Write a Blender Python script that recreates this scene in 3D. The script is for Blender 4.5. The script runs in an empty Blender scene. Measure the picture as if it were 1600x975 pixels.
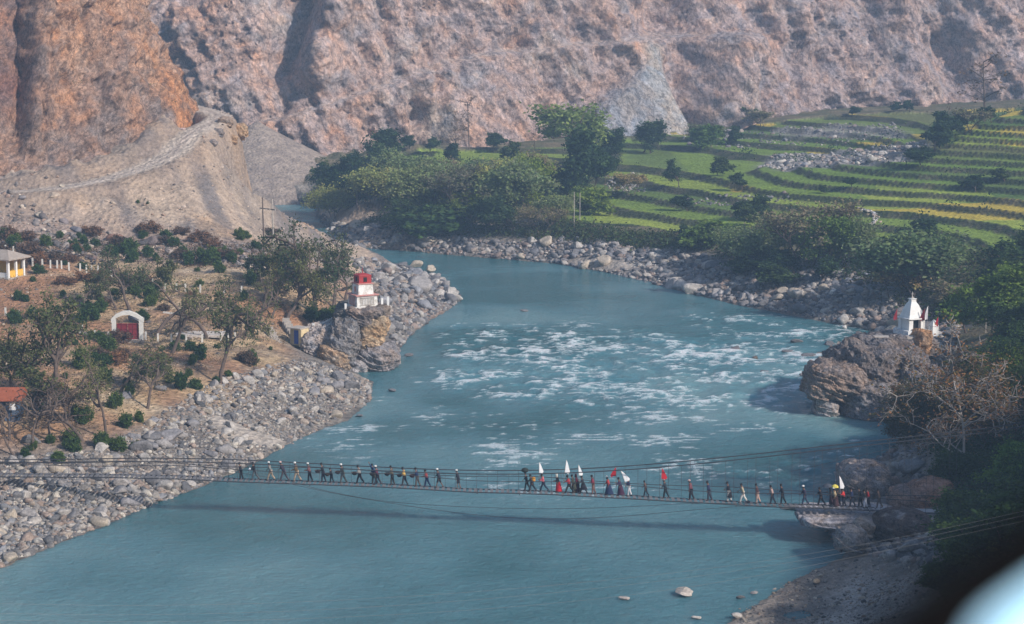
import bpy, bmesh, math, random
import numpy as np
from mathutils import Vector, Matrix, Euler
random.seed(7); rng = np.random.default_rng(7)
sc = bpy.context.scene
COL = sc.collection
R = math.radians

# ------------------------------------------------------------------ camera
F = 3200.0; CH = 48.0; PITCH = math.atan(487.5 / F)
cam = bpy.data.objects.new('camera', bpy.data.cameras.new('camera'))
COL.objects.link(cam); sc.camera = cam
cam.location = (0, 0, CH)
cam.rotation_euler = (math.pi / 2 - PITCH, 0, 0)
cam.data.sensor_width = 36.0; cam.data.lens = 72.0
cam.data.clip_start = 0.05; cam.data.clip_end = 6000
cam.data.dof.use_dof = True; cam.data.dof.focus_distance = 240; cam.data.dof.aperture_fstop = 2.8

# ------------------------------------------------------------------ world, sun, exposure
SUN_TO = Vector((0.70, -0.54, 0.56)).normalized()
world = bpy.data.worlds.new('World'); sc.world = world; world.use_nodes = True
wn = world.node_tree.nodes; wl = world.node_tree.links
for n in list(wn): wn.remove(n)
sky = wn.new('ShaderNodeTexSky'); sky.sky_type = 'NISHITA'; sky.sun_disc = False
sky.sun_elevation = math.asin(SUN_TO.z)
sky.sun_rotation = math.atan2(SUN_TO.x, SUN_TO.y)
sky.air_density = 1.0; sky.dust_density = 1.0
bg = wn.new('ShaderNodeBackground'); bg.inputs['Strength'].default_value = 0.10
wo = wn.new('ShaderNodeOutputWorld'); wl.new(sky.outputs[0], bg.inputs[0]); wl.new(bg.outputs[0], wo.inputs[0])
sun = bpy.data.objects.new('sun', bpy.data.lights.new('sun', 'SUN')); COL.objects.link(sun)
sun.data.energy = 3.2; sun.data.angle = R(1.5); sun.data.color = (1.0, 0.91, 0.82)
sun.rotation_euler = SUN_TO.to_track_quat('Z', 'Y').to_euler()
sc.view_settings.view_transform = 'Standard'; sc.view_settings.look = 'None'
sc.view_settings.gamma = 1.0; sc.view_settings.exposure = 0.66
sc.cycles.volume_bounces = 0; sc.cycles.max_bounces = 5; sc.cycles.diffuse_bounces = 2
sc.cycles.glossy_bounces = 2; sc.cycles.transmission_bounces = 3; sc.cycles.transparent_max_bounces = 6
sc.cycles.use_denoising = True

# ------------------------------------------------------------------ noise
def _h(ix, iy, iz, s):
    n = (ix.astype(np.int64) * 374761393 + iy.astype(np.int64) * 668265263 + iz.astype(np.int64) * 2147483647 + s * 144665) & 0xffffffff
    n = ((n ^ (n >> 13)) * 1274126177) & 0xffffffff
    n = ((n ^ (n >> 16)) * 2246822519) & 0xffffffff
    return ((n ^ (n >> 15)) & 0xffffff) / float(0xffffff)
def vnoise(P, s=0):
    P = np.asarray(P, float); I = np.floor(P); f = P - I; f = f * f * f * (f * (f * 6 - 15) + 10)
    x, y, z = I[..., 0], I[..., 1], I[..., 2]
    o = 0
    for dx in (0, 1):
        for dy in (0, 1):
            for dz in (0, 1):
                w = (f[..., 0] if dx else 1 - f[..., 0]) * (f[..., 1] if dy else 1 - f[..., 1]) * (f[..., 2] if dz else 1 - f[..., 2])
                o = o + w * _h(x + dx, y + dy, z + dz, s)
    return o * 2 - 1
def fbm(P, o=4, s=0, g=0.5):
    a, t, n = 1.0, 0, 0; P = np.asarray(P, float)
    for i in range(o):
        t = t + a * vnoise(P, s + i * 17); n += a; a *= g; P = P * 2.03 + 11.3
    return t / n
def ridged(P, o=4, s=0, g=0.5):
    a, t, n = 1.0, 0, 0; P = np.asarray(P, float)
    for i in range(o):
        t = t + a * (1 - 2 * np.abs(vnoise(P, s + i * 13))); n += a; a *= g; P = P * 2.07 + 7.7
    return t / n
def crease(P, o=3, s=0):
    # value noise with straight interpolation: flat facets and sharp creases, like broken rock
    a, t, n = 1.0, 0, 0; P = np.asarray(P, float)
    for i in range(o):
        I = np.floor(P); f = P - I; x, y, z = I[..., 0], I[..., 1], I[..., 2]; v = 0
        for dx in (0, 1):
            for dy in (0, 1):
                for dz in (0, 1):
                    v = v + (f[..., 0] if dx else 1 - f[..., 0]) * (f[..., 1] if dy else 1 - f[..., 1]) * (f[..., 2] if dz else 1 - f[..., 2]) * _h(x + dx, y + dy, z + dz, s + i * 7)
        t = t + a * np.abs(v * 2 - 1); n += a; a *= .5; P = P * 2.1 + 3.3
    return 1 - 2 * t / n
def sst(a, b, x):
    t = np.clip((x - a) / (b - a), 0, 1); return t * t * (3 - 2 * t)
def st3(x, y, z=0.0):
    x, y, z = np.broadcast_arrays(x, y, z); return np.stack([x, y, z], -1)
def mixc(a, b, t):
    t = np.asarray(t)[..., None]; return np.asarray(a) * (1 - t) + np.asarray(b) * t

# ------------------------------------------------------------------ geometry of the picture: pixel (1600x975) -> ray
def ray(px, py):
    a, b = (px - 800) / F, (487.5 - py) / F
    return Vector((a, math.cos(PITCH) + b * math.sin(PITCH), -math.sin(PITCH) + b * math.cos(PITCH)))
def atZ(px, py, z):
    d = ray(px, py); t = (z - CH) / d.z; return Vector((d.x * t, d.y * t, z))
def atY(px, py, y):
    d = ray(px, py); t = y / d.y; return Vector((d.x * t, y, CH + d.z * t))
def proj(X, Y, Z):
    c, s = math.cos(PITCH), math.sin(PITCH); z = Z - CH
    dep = Y * c - z * s; up = Y * s + z * c
    return 800 + F * X / dep, 487.5 - F * up / dep

# ------------------------------------------------------------------ objects
def tag(o, label=None, cat=None, group=None, kind=None):
    if label: o['label'] = label
    if cat: o['category'] = cat
    if group: o['group'] = group
    if kind: o['kind'] = kind
    return o
def link(name, me, mat=None, parent=None, smooth=False):
    o = bpy.data.objects.new(name, me); COL.objects.link(o)
    if mat is not None and len(me.materials) == 0: me.materials.append(mat)
    if parent is not None: o.parent = parent
    return o
def empty(name, loc=(0, 0, 0), rz=0):
    o = bpy.data.objects.new(name, None); COL.objects.link(o); o.location = loc; o.rotation_euler = (0, 0, rz)
    o.empty_display_size = 0.3
    return o
def copy_tree(o, parent=None):
    c = o.copy(); COL.objects.link(c); c.parent = parent
    for ch in [x for x in KIDS.get(o.name, [])]: copy_tree_child(ch, c)
    return c
KIDS = {}
def np_mesh(name, V, Fa, mat=None, smooth=True, col=None, n=4, extra=None):
    """V (N,3), Fa (M,n) of vertex indices, col (N,3) vertex colours"""
    me = bpy.data.meshes.new(name); V = np.asarray(V, np.float32); Fa = np.asarray(Fa, np.int32)
    me.vertices.add(len(V)); me.vertices.foreach_set('co', V.ravel())
    me.loops.add(Fa.size); me.loops.foreach_set('vertex_index', Fa.ravel())
    me.polygons.add(len(Fa)); me.polygons.foreach_set('loop_start', np.arange(0, Fa.size, Fa.shape[1], dtype=np.int32))
    me.update(calc_edges=True)
    me.polygons.foreach_set('use_smooth', np.full(len(Fa), smooth, bool))
    if col is not None:
        a = me.color_attributes.new('Col', 'FLOAT_COLOR', 'POINT')
        a.data.foreach_set('color', np.concatenate([np.asarray(col, np.float32), np.ones((len(V), 1), np.float32)], 1).ravel())
    for k, v in (extra or {}).items():
        a = me.attributes.new(k, 'FLOAT', 'POINT'); a.data.foreach_set('value', np.asarray(v, np.float32).ravel())
    if mat: me.materials.append(mat)
    return me
def grid_faces(nx, ny):
    i = np.arange(nx * ny).reshape(ny, nx)
    return np.stack([i[:-1, :-1], i[:-1, 1:], i[1:, 1:], i[1:, :-1]], -1).reshape(-1, 4)
class MB:
    """collects boxes, tubes, lathes into one mesh"""
    def __init__(s): s.v = []; s.f = []; s.n = 0
    def add(s, V, Fs):
        s.v.extend([tuple(v) for v in V]); s.f.extend([tuple(i + s.n for i in f) for f in Fs]); s.n += len(V)
    def box(s, c, d, rz=0, taper=1.0, skew=(0, 0)):
        cx, cy, cz = c; a, b, h = d[0] / 2, d[1] / 2, d[2] / 2; V = []
        for z, k in ((-h, 1.0), (h, taper)):
            for x, y in ((-a, -b), (a, -b), (a, b), (-a, b)):
                x, y = x * k + (skew[0] if z > 0 else 0), y * k + (skew[1] if z > 0 else 0)
                V.append((cx + x * math.cos(rz) - y * math.sin(rz), cy + x * math.sin(rz) + y * math.cos(rz), cz + z))
        s.add(V, [(3, 2, 1, 0), (4, 5, 6, 7), (0, 1, 5, 4), (1, 2, 6, 5), (2, 3, 7, 6), (3, 0, 4, 7)]); return s
    def tube(s, pts, rad, n=6, cap=True):
        pts = [Vector(p) for p in pts]; m = len(pts)
        if not hasattr(rad, '__len__'): rad = [rad] * m
        V = []; prev = None
        for i, p in enumerate(pts):
            d = (pts[min(i + 1, m - 1)] - pts[max(i - 1, 0)])
            d = d.normalized() if d.length > 1e-9 else Vector((0, 0, 1))
            u = prev if prev is not None else (Vector((1, 0, 0)) if abs(d.x) < 0.8 else Vector((0, 1, 0)))
            u = (u - d * u.dot(d))
            u = u.normalized() if u.length > 1e-6 else d.orthogonal().normalized()
            w = d.cross(u); prev = u
            for k in range(n):
                a = 2 * math.pi * k / n; V.append(p + (u * math.cos(a) + w * math.sin(a)) * rad[i])
        Fs = [(i * n + k, i * n + (k + 1) % n, (i + 1) * n + (k + 1) % n, (i + 1) * n + k) for i in range(m - 1) for k in range(n)]
        if cap: Fs += [tuple(range(n - 1, -1, -1)), tuple((m - 1) * n + k for k in range(n))]
        s.add(V, Fs); return s
    def lathe(s, prof, c=(0, 0, 0), n=12, sq=False, rz=0):
        V = []
        for r, z in prof:
            for k in range(n):
                a = 2 * math.pi * k / n + rz + (math.pi / 4 if sq else 0)
                V.append((c[0] + r * math.cos(a), c[1] + r * math.sin(a), c[2] + z))
        m = len(prof)
        Fs = [(i * n + k, i * n + (k + 1) % n, (i + 1) * n + (k + 1) % n, (i + 1) * n + k) for i in range(m - 1) for k in range(n)]
        Fs += [tuple(range(n - 1, -1, -1)), tuple((m - 1) * n + k for k in range(n))]
        s.add(V, Fs); return s
    def mesh(s, name, mat=None, smooth=False):
        me = bpy.data.meshes.new(name); me.from_pydata([tuple(v) for v in s.v], [], s.f)
        if smooth: me.polygons.foreach_set('use_smooth', [True] * len(me.polygons))
        me.update()
        if mat: me.materials.append(mat)
        return me
    def build(s, name, mat, parent=None, smooth=False):
        return link(name, s.mesh(name, mat, smooth), None, parent)

# ------------------------------------------------------------------ materials
def new_mat(name):
    m = bpy.data.materials.new(name); m.use_nodes = True; nt = m.node_tree
    for n in list(nt.nodes): nt.nodes.remove(n)
    out = nt.nodes.new('ShaderNodeOutputMaterial'); b = nt.nodes.new('ShaderNodeBsdfPrincipled')
    nt.links.new(b.outputs[0], out.inputs[0]); b.inputs['Specular IOR Level'].default_value = 0.25
    return m, nt, b, out
def N(nt, t, **k):
    n = nt.nodes.new(t)
    for a, v in k.items():
        if a in n.bl_rna.properties.keys(): setattr(n, a, v)
        else: n.inputs[a.replace('_', ' ')].default_value = v
    return n
def noise_n(nt, scale, detail=6, rough=0.6, vec=None, dist=0.0):
    n = nt.nodes.new('ShaderNodeTexNoise'); n.inputs['Scale'].default_value = scale
    n.inputs['Detail'].default_value = detail; n.inputs['Roughness'].default_value = rough; n.inputs['Distortion'].default_value = dist
    if vec is not None: nt.links.new(vec, n.inputs['Vector'])
    return n
def ramp_n(nt, fac, stops, interp='LINEAR'):
    r = nt.nodes.new('ShaderNodeValToRGB'); r.color_ramp.interpolation = interp
    el = r.color_ramp.elements
    while len(el) < len(stops): el.new(0.5)
    for e, (p, c) in zip(el, stops):
        e.position = p; e.color = (c, c, c, 1) if not hasattr(c, '__len__') else (*c, 1)
    nt.links.new(fac, r.inputs[0]); return r
def mul_n(nt, a, b, fac=1.0, mode='MULTIPLY'):
    m = nt.nodes.new('ShaderNodeMix'); m.data_type = 'RGBA'; m.blend_type = mode; m.inputs[0].default_value = fac
    for s, v in ((6, a), (7, b)):
        if hasattr(v, 'is_linked') or hasattr(v, 'links'): nt.links.new(v, m.inputs[s])
        else: m.inputs[s].default_value = (*v, 1)
    return m.outputs[2]
def simple(name, c, rough=0.8, scale=3.0, var=0.25, spec=0.25, metal=0.0):
    m, nt, b, o = new_mat(name)
    co = nt.nodes.new('ShaderNodeTexCoord'); nz = noise_n(nt, scale, 5, 0.65, co.outputs['Object'])
    rp = ramp_n(nt, nz.outputs[0], [(0.25, 1 - var), (0.75, 1 + var)])
    nt.links.new(mul_n(nt, rp.outputs[0], tuple(c)), b.inputs['Base Color'])
    b.inputs['Roughness'].default_value = rough; b.inputs['Specular IOR Level'].default_value = spec; b.inputs['Metallic'].default_value = metal
    return m
def vcol_mat(name, rough=0.85, scales=((2.0, 0.35), (9.0, 0.25)), bump=0.3, bscale=6.0, bdist=0.2, aniso=None, voro=None):
    """vertex colours (real surface colours of each spot) broken up by fine procedural grain and bump"""
    m, nt, b, o = new_mat(name)
    at = N(nt, 'ShaderNodeAttribute', attribute_name='Col'); geo = nt.nodes.new('ShaderNodeNewGeometry')
    vec = geo.outputs['Position']
    if aniso:
        mp = nt.nodes.new('ShaderNodeMapping'); mp.inputs['Scale'].default_value = aniso[0]; mp.inputs['Rotation'].default_value = aniso[1]
        nt.links.new(vec, mp.inputs[0]); vec = mp.outputs[0]
    c = at.outputs[0]
    for s, v in scales:
        nz = noise_n(nt, s, 6, 0.7, vec, 0.4); rp = ramp_n(nt, nz.outputs[0], [(0.3, 1 - v), (0.7, 1 + v)])
        c = mul_n(nt, c, rp.outputs[0])
    nt.links.new(c, b.inputs['Base Color']); b.inputs['Roughness'].default_value = rough; b.inputs['Specular IOR Level'].default_value = 0.15
    nz = noise_n(nt, bscale, 8, 0.75, vec, 0.3); bp = nt.nodes.new('ShaderNodeBump'); bp.inputs['Strength'].default_value = bump
    bp.inputs['Distance'].default_value = bdist; nt.links.new(nz.outputs[0], bp.inputs['Height'])
    if voro:
        vo = nt.nodes.new('ShaderNodeTexVoronoi'); vo.inputs['Scale'].default_value = voro; nt.links.new(vec, vo.inputs['Vector'])
        bp2 = nt.nodes.new('ShaderNodeBump'); bp2.inputs['Strength'].default_value = 0.8; bp2.inputs['Distance'].default_value = bdist
        nt.links.new(vo.outputs['Distance'], bp2.inputs['Height']); nt.links.new(bp.outputs[0], bp2.inputs['Normal']); bp = bp2
    nt.links.new(bp.outputs[0], b.inputs['Normal'])
    return m
def leaf_mat(name):
    m, nt, b, o = new_mat(name)
    at = N(nt, 'ShaderNodeAttribute', attribute_name='Col'); oi = nt.nodes.new('ShaderNodeObjectInfo')
    rp = ramp_n(nt, oi.outputs['Random'], [(0, (0.66, 0.76, 0.8)), (0.5, (1, 1, 1)), (1, (1.55, 1.3, 0.95))])
    c = mul_n(nt, at.outputs[0], rp.outputs[0])
    tr = nt.nodes.new('ShaderNodeBsdfTranslucent'); df = nt.nodes.new('ShaderNodeBsdfDiffuse'); mx = nt.nodes.new('ShaderNodeMixShader'); mx.inputs[0].default_value = 0.3
    nt.links.new(c, df.inputs[0]); nt.links.new(c, tr.inputs[0]); nt.links.new(df.outputs[0], mx.inputs[1]); nt.links.new(tr.outputs[0], mx.inputs[2])
    nt.links.new(mx.outputs[0], o.inputs[0]); nt.nodes.remove(b)
    return m
M_GROUND = vcol_mat('ground', bump=0.6, bscale=2.2, bdist=0.35, scales=((0.35, 0.25), (1.6, 0.3), (6.0, 0.3)), voro=1.3)
M_CLIFF = vcol_mat('cliff_rock', bump=1.0, bscale=0.8, bdist=1.5, scales=((0.12, 0.2), (0.6, 0.35), (2.2, 0.4)), aniso=((1.0, 1.0, 1.9), (0.25, 0.55, 0.0)))
def cliff_mat(name, tint=1.0, sc_=1.0, rot=(0.1, 0.5, 0.0), msc=(1.25, 1.0, 0.85)):
    m, nt, b, o = new_mat(name)
    at = N(nt, 'ShaderNodeAttribute', attribute_name='Col'); geo = nt.nodes.new('ShaderNodeNewGeometry')
    mp = nt.nodes.new('ShaderNodeMapping'); mp.vector_type = 'POINT'; mp.inputs['Scale'].default_value = msc; mp.inputs['Rotation'].default_value = rot
    mr = nt.nodes.new('ShaderNodeMapping'); mr.inputs['Rotation'].default_value = rot; mp.inputs['Rotation'].default_value = (0, 0, 0); nt.links.new(geo.outputs['Position'], mr.inputs[0])
    nt.links.new(mr.outputs[0], mp.inputs[0]); vec = mp.outputs[0]
    c = at.outputs[0]
    n0 = noise_n(nt, 0.16 * sc_, 5, .65, vec, .8); r0 = ramp_n(nt, n0.outputs[0], [(.34, (.86, .95, 1.08)), (.5, (1.02, 1, 1)), (.62, (1.14, 1.0, .88))]); c = mul_n(nt, c, r0.outputs[0])
    n1_ = noise_n(nt, 0.42 * sc_, 8, .68, vec, 1.6); r1 = ramp_n(nt, n1_.outputs[0], [(.36, .68), (.5, 1.05), (.66, 1.42)]); c = mul_n(nt, c, r1.outputs[0])
    n2_ = noise_n(nt, 2.2 * sc_, 6, .7, vec, .4); r2 = ramp_n(nt, n2_.outputs[0], [(.34, .74), (.66, 1.26)]); c = mul_n(nt, c, r2.outputs[0])
    for k, (s_, wd) in enumerate(((0.10, .016), (0.20, .020), (0.55, .028))):
        q = noise_n(nt, s_ * sc_, 5, .6, vec, 1.6); r = ramp_n(nt, q.outputs[0], [(.5 - wd, 1.0), (.5, .42), (.5 + wd, 1.0)]); c = mul_n(nt, c, r.outputs[0], .85)
    c = mul_n(nt, c, (1.1, 1.08, 1.1)); nt.links.new(c, b.inputs['Base Color']); b.inputs['Roughness'].default_value = .9; b.inputs['Specular IOR Level'].default_value = .1
    h1 = noise_n(nt, 0.45 * sc_, 9, .75, vec, .6); bp = nt.nodes.new('ShaderNodeBump'); bp.inputs['Strength'].default_value = 1.0; bp.inputs['Distance'].default_value = 1.1 / sc_; nt.links.new(h1.outputs[0], bp.inputs['Height'])
    vo = nt.nodes.new('ShaderNodeTexVoronoi'); vo.inputs['Scale'].default_value = .55 * sc_; nt.links.new(vec, vo.inputs['Vector']); bp2 = nt.nodes.new('ShaderNodeBump'); bp2.inputs['Strength'].default_value = .8; bp2.inputs['Distance'].default_value = .8 / sc_
    nt.links.new(vo.outputs['Distance'], bp2.inputs['Height']); nt.links.new(bp.outputs[0], bp2.inputs['Normal']); nt.links.new(bp2.outputs[0], b.inputs['Normal'])
    return m
M_FARC = cliff_mat('far_cliff_rock'); M_NEARC = cliff_mat('near_cliff_rock', sc_=1.4, rot=(0.1, -0.45, 0.0)); M_CRAG2 = cliff_mat('crag_rock', sc_=2.4, rot=(.2, -.5, 0), msc=(1.0, 1.0, 1.3))
M_ROCK = vcol_mat('boulder_stone', bump=0.9, bscale=2.2, bdist=0.25, scales=((1.2, 0.3), (5.0, 0.35)))
M_CRAG = vcol_mat('crag_stone', bump=0.9, bscale=1.1, bdist=0.5, scales=((0.5, 0.25), (2.5, 0.35)), aniso=((1, 1, 2.6), (0.15, 0.3, 0)))
M_LEAF = leaf_mat('leaves')
M_BARK = simple('bark', (0.12, 0.09, 0.075), 0.9, 2.0, 0.4)
M_BARKP = simple('pale_bark', (0.30, 0.27, 0.25), 0.9, 2.0, 0.35)
M_WHITE = simple('whitewash', (0.72, 0.72, 0.70), 0.8, 1.8, 0.12)
M_WHITEP = simple('white_post_paint', (0.62, 0.61, 0.57), 0.8, 4, 0.15)
M_DARK = simple('dark_steel', (0.05, 0.05, 0.055), 0.6, 5, 0.2)
# ================================================================== TERRAIN
def pz(l): return [atZ(x, y, 0.0) for x, y in l]
left_shore = [Vector((-70, 140, 0)), Vector((-52, 156, 0))] + pz([(0, 890), (60, 862), (130, 836), (200, 806), (240, 786), (300, 766), (345, 748), (420, 712), (455, 690), (500, 672),
    (545, 655), (578, 625), (582, 598), (560, 585), (545, 578), (600, 568), (618, 552), (640, 525), (672, 500), (695, 488), (718, 470), (716, 457), (690, 440), (645, 425), (605, 412), (560, 400)]) + \
    [Vector((-36, 402, 0)), Vector((-50, 432, 0)), Vector((-64, 455, 0)), Vector((-110, 470, 0)), Vector((-260, 480, 0))]
right_shore = [Vector((-260, 530, 0)), Vector((-110, 505, 0)), Vector((-56, 492, 0)), Vector((-46, 482, 0))] + pz([(495, 338), (556, 386), (600, 389), (700, 398), (800, 406), (870, 412), (950, 426), (1020, 440), (1070, 457), (1150, 476), (1250, 496), (1320, 509), (1385, 520),
    (1375, 545), (1300, 570), (1275, 610), (1290, 645), (1385, 656), (1410, 690), (1400, 705), (1330, 735), (1300, 760), (1300, 800), (1290, 830), (1335, 850), (1318, 870), (1260, 897), (1205, 927), (1170, 950), (1135, 975)]) + \
    [Vector((14, 148, 0)), Vector((2, 130, 0)), Vector((-30, 108, 0)), Vector((-90, 90, 0)), Vector((-260, 80, 0))]
river = np.array([(p.x, p.y) for p in left_shore[::-1]] [::-1] + [(p.x, p.y) for p in right_shore] + [(-260, 140)])
def inpoly(X, Y, P):
    X = np.asarray(X, float); Y = np.asarray(Y, float); c = np.zeros(X.shape, bool); n = len(P); j = n - 1
    for i in range(n):
        xi, yi, xj, yj = P[i][0], P[i][1], P[j][0], P[j][1]
        if yi != yj:
            t = ((yi > Y) != (yj > Y)) & (X < (xj - xi) * (Y - yi) / (yj - yi) + xi); c ^= t
        j = i
    return c
def polydist(X, Y, P, closed=True):
    d = np.full(np.shape(X), 1e9); n = len(P)
    for i in range(n if closed else n - 1):
        ax, ay = P[i]; bx, by = P[(i + 1) % n]; vx, vy = bx - ax, by - ay
        t = np.clip(((X - ax) * vx + (Y - ay) * vy) / (vx * vx + vy * vy + 1e-9), 0, 1)
        d = np.minimum(d, (X - ax - t * vx) ** 2 + (Y - ay - t * vy) ** 2)
    return np.sqrt(d)
ctl = []
def cz(*a):
    for x, y, h in a:
        p = atZ(x, y, h); ctl.append((p.x, p.y, h))
def cy(*a):
    for x, y, D in a:
        p = atY(x, y, D); ctl.append((p.x, p.y, p.z))
def cw(*a): ctl.extend(a)
cz((0, 742, 2.4), (100, 745, 2.0), (200, 700, 2.6), (350, 640, 2.6), (450, 620, 2), (0, 650, 5.5), (100, 620, 5.5), (200, 600, 5), (300, 570, 5), (400, 560, 4), (450, 550, 3.5),
   (200, 530, 6), (350, 530, 5.6), (0, 490, 8), (100, 470, 8.5), (200, 450, 8.8), (300, 430, 9), (400, 420, 9), (470, 500, 6), (480, 450, 8), (0, 435, 10), (0, 390, 11.5), (100, 400, 11),
   (0, 365, 13), (150, 372, 12), (250, 380, 11.3), (350, 382, 10.8), (430, 392, 10), (500, 415, 7.5), (560, 440, 4.5))
cy((50, 297, 322), (0, 300, 321), (120, 290, 325), (200, 268, 332), (260, 245, 338), (300, 208, 345), (335, 180, 356), (320, 195, 350), (395, 228, 355), (430, 290, 362), (460, 330, 372), (370, 200, 352), (345, 300, 336), (420, 360, 345))
cw((-60, 382, 25), (-80, 380, 20), (-120, 350, 17), (-160, 345, 17.5), (-200, 340, 19), (-75, 350, 20), (-95, 345, 18), (-100, 320, 16), (-150, 300, 14), (-200, 300, 16), (-120, 240, 9), (-200, 240, 12), (-100, 200, 5), (-200, 200, 9), (-120, 170, 4),
   (-55, 480, -1), (-60, 515, 8), (-120, 540, 8), (-200, 560, 10), (-100, 420, 12), (-150, 420, 14), (-220, 420, 20))
cz((510, 325, 3), (560, 368, 2.2), (600, 350, 4), (700, 350, 4.5), (800, 357, 4.5), (900, 350, 5.5), (1000, 372, 4.5), (1100, 395, 4.5), (1200, 425, 4.5), (1300, 440, 5), (1400, 470, 5), (1480, 520, 6.5), (1500, 600, 8), (1590, 640, 12), (1430, 500, 5),
   (900, 320, 6.5), (1000, 330, 7), (600, 265, 8), (1000, 300, 8.5), (1300, 330, 9))
cy((900, 235, 524), (1100, 200, 555), (1300, 180, 560), (1590, 170, 470), (1590, 250, 408), (1590, 380, 330), (1300, 250, 470), (1450, 222, 470), (1000, 210, 545), (700, 232, 530), (560, 250, 515), (1450, 330, 375), (1100, 250, 480), (1500, 400, 330), (1100, 320, 400), (1540, 185, 445))
cw((160, 470, 24.5), (150, 520, 22), (170, 600, 22), (230, 500, 34), (240, 600, 32), (300, 500, 45), (120, 330, 14), (170, 330, 24), (240, 350, 50), (120, 575, 18), (0, 570, 13.5), (100, 640, 20))
cz((1300, 900, 0.8), (1400, 910, 1.5), (1400, 840, 1.6), (1480, 815, 2.6), (1600, 860, 8), (1600, 750, 11), (1500, 700, 7), (1450, 700, 3.5), (1430, 600, 4), (1420, 760, 1.6))
cw((0, 0, 46.0), (-20, 0, 44), (20, 0, 48), (0, 25, 36), (0, 60, 20), (0, 100, 7), (20, 130, 4), (33, 130, 6.5), (28, 90, 14), (-60, 0, 40), (-60, 50, 14), (-200, 0, 40), (-200, 50, 10), (0, -60, 60), (-150, -60, 60), (60, 100, 36), (60, 150, 26), (55, 190, 18), (100, 150, 55), (100, 100, 60),
   (100, 200, 42), (100, 250, 26), (150, 250, 48), (160, 180, 70), (60, 40, 52), (120, 0, 80), (250, 100, 100), (250, 250, 80), (60, 230, 12), (75, 280, 11), (100, 300, 13))  # unseen hillside right of the view, raised so it shades the right bank
ctl = np.array(ctl)
def tps_fit(P):
    n = len(P); S = 100.0
    x = P[:, :2] / S; d2 = ((x[:, None] - x[None]) ** 2).sum(-1); K = np.where(d2 > 0, d2 * np.log(d2 + 1e-12) * 0.5, 0) + np.eye(n) * 2e-4
    A = np.zeros((n + 3, n + 3)); A[:n, :n] = K; A[:n, n] = 1; A[:n, n + 1:] = x; A[n, :n] = 1; A[n + 1:, :n] = x.T
    w = np.linalg.solve(A, np.concatenate([P[:, 2], np.zeros(3)])); return w, x
TW, TX = tps_fit(ctl)
def tps(X, Y):
    x = X / 100.0; y = Y / 100.0; o = TW[-3] + TW[-2] * x + TW[-1] * y
    for w, (a, b) in zip(TW[:-3], TX):
        d2 = (x - a) ** 2 + (y - b) ** 2; o = o + w * d2 * np.log(d2 + 1e-12) * 0.5
    return o
ax_x = np.unique(np.concatenate([np.arange(-280, -120, 5.0), np.arange(-120, 175, 0.9), np.arange(175, 420, 6.0)]))
ax_y = np.unique(np.concatenate([np.arange(-120, 120, 3.0), np.arange(120, 315, 0.8), np.arange(315, 590, 0.42), np.arange(590, 760, 4.0)]))
GX, GY = np.meshgrid(ax_x, ax_y)
H0 = tps(GX, GY)
RIN = inpoly(GX, GY, river); RD = polydist(GX, GY, river)
wob = fbm(st3(GX / 3.0, GY / 3.0, 5.0), 3, 3) * 0.9
rd2 = RD + wob
gain = np.where(GY > 430, 0.75, np.where(GX > 20, 0.30, 0.42)); gain = gain + sst(20, 60, RD) * 0.4
hb = np.where(RIN, -np.minimum(2.5, 0.28 * np.maximum(rd2, 0)) - 0.05, 0)
hl = np.minimum(H0, gain * np.maximum(RD + wob * .5, 0) + 0.05); hl = np.maximum(hl, 0.06 + 0.02 * RD.clip(0, 30))
H = np.where(RIN, hb, hl)
def masks_px(poly, soft=0):   # a patch outlined on the ground; corners found by casting a ray on the terrain
    return np.array([(lambda p: (p.x, p.y))(G(x, y)) for x, y in poly])
def bil(A, X, Y):
    X = np.asarray(X, float); Y = np.asarray(Y, float)
    i = np.clip(np.searchsorted(ax_x, X) - 1, 0, len(ax_x) - 2); j = np.clip(np.searchsorted(ax_y, Y) - 1, 0, len(ax_y) - 2)
    u = np.clip((X - ax_x[i]) / (ax_x[i + 1] - ax_x[i]), 0, 1); v = np.clip((Y - ax_y[j]) / (ax_y[j + 1] - ax_y[j]), 0, 1)
    return A[j, i] * (1 - u) * (1 - v) + A[j, i + 1] * u * (1 - v) + A[j + 1, i] * (1 - u) * v + A[j + 1, i + 1] * u * v
def G(px, py, ymin=110.0, A=None):
    """the ground point seen at a pixel of the photograph: first hit of the sight line with the terrain"""
    A = H if A is None else A; d = ray(px, py); Y = np.arange(ymin, 700, 0.4); t = Y / d.y
    X = d.x * t; Z = CH + d.z * t; hit = Z <= np.maximum(bil(A, X, Y), 0.0)
    k = int(np.argmax(hit)) if hit.any() else len(Y) - 1
    return Vector((X[k], Y[k], max(float(bil(A, X[k], Y[k])), 0.0)))
def hgt(x, y): return float(bil(H, x, y))

# --- the terraces of the far bank
terr_px = [(560, 262), (640, 236), (760, 232), (900, 228), (1090, 202), (1200, 192), (1330, 178), (1480, 172), (1598, 166), (1598, 395), (1500, 385), (1400, 375), (1290, 372), (1200, 372), (1100, 372), (1020, 355), (950, 352), (880, 345), (800, 330), (700, 310), (560, 300)]
H_smooth = H.copy()
tp = masks_px(terr_px)
tp = np.concatenate([tp, ]); tp_w = [tuple(p) for p in tp]
k_ = 9; tp_w[8:10] = [tp_w[8], (180, 480), (190, 340), tp_w[9]]
TIN = inpoly(GX, GY, tp_w)
STEP = 1.15
wv = fbm(st3(GX / 34.0, GY / 60.0, 1.0), 3, 21) * 1.0 + fbm(st3(GX / 9.0, GY / 14.0, 9.0), 2, 31) * 0.12
Hq = (H + wv) / STEP
lvl = np.floor(Hq); fr = Hq - lvl
rise = sst(.74, .97, fr)
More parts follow.
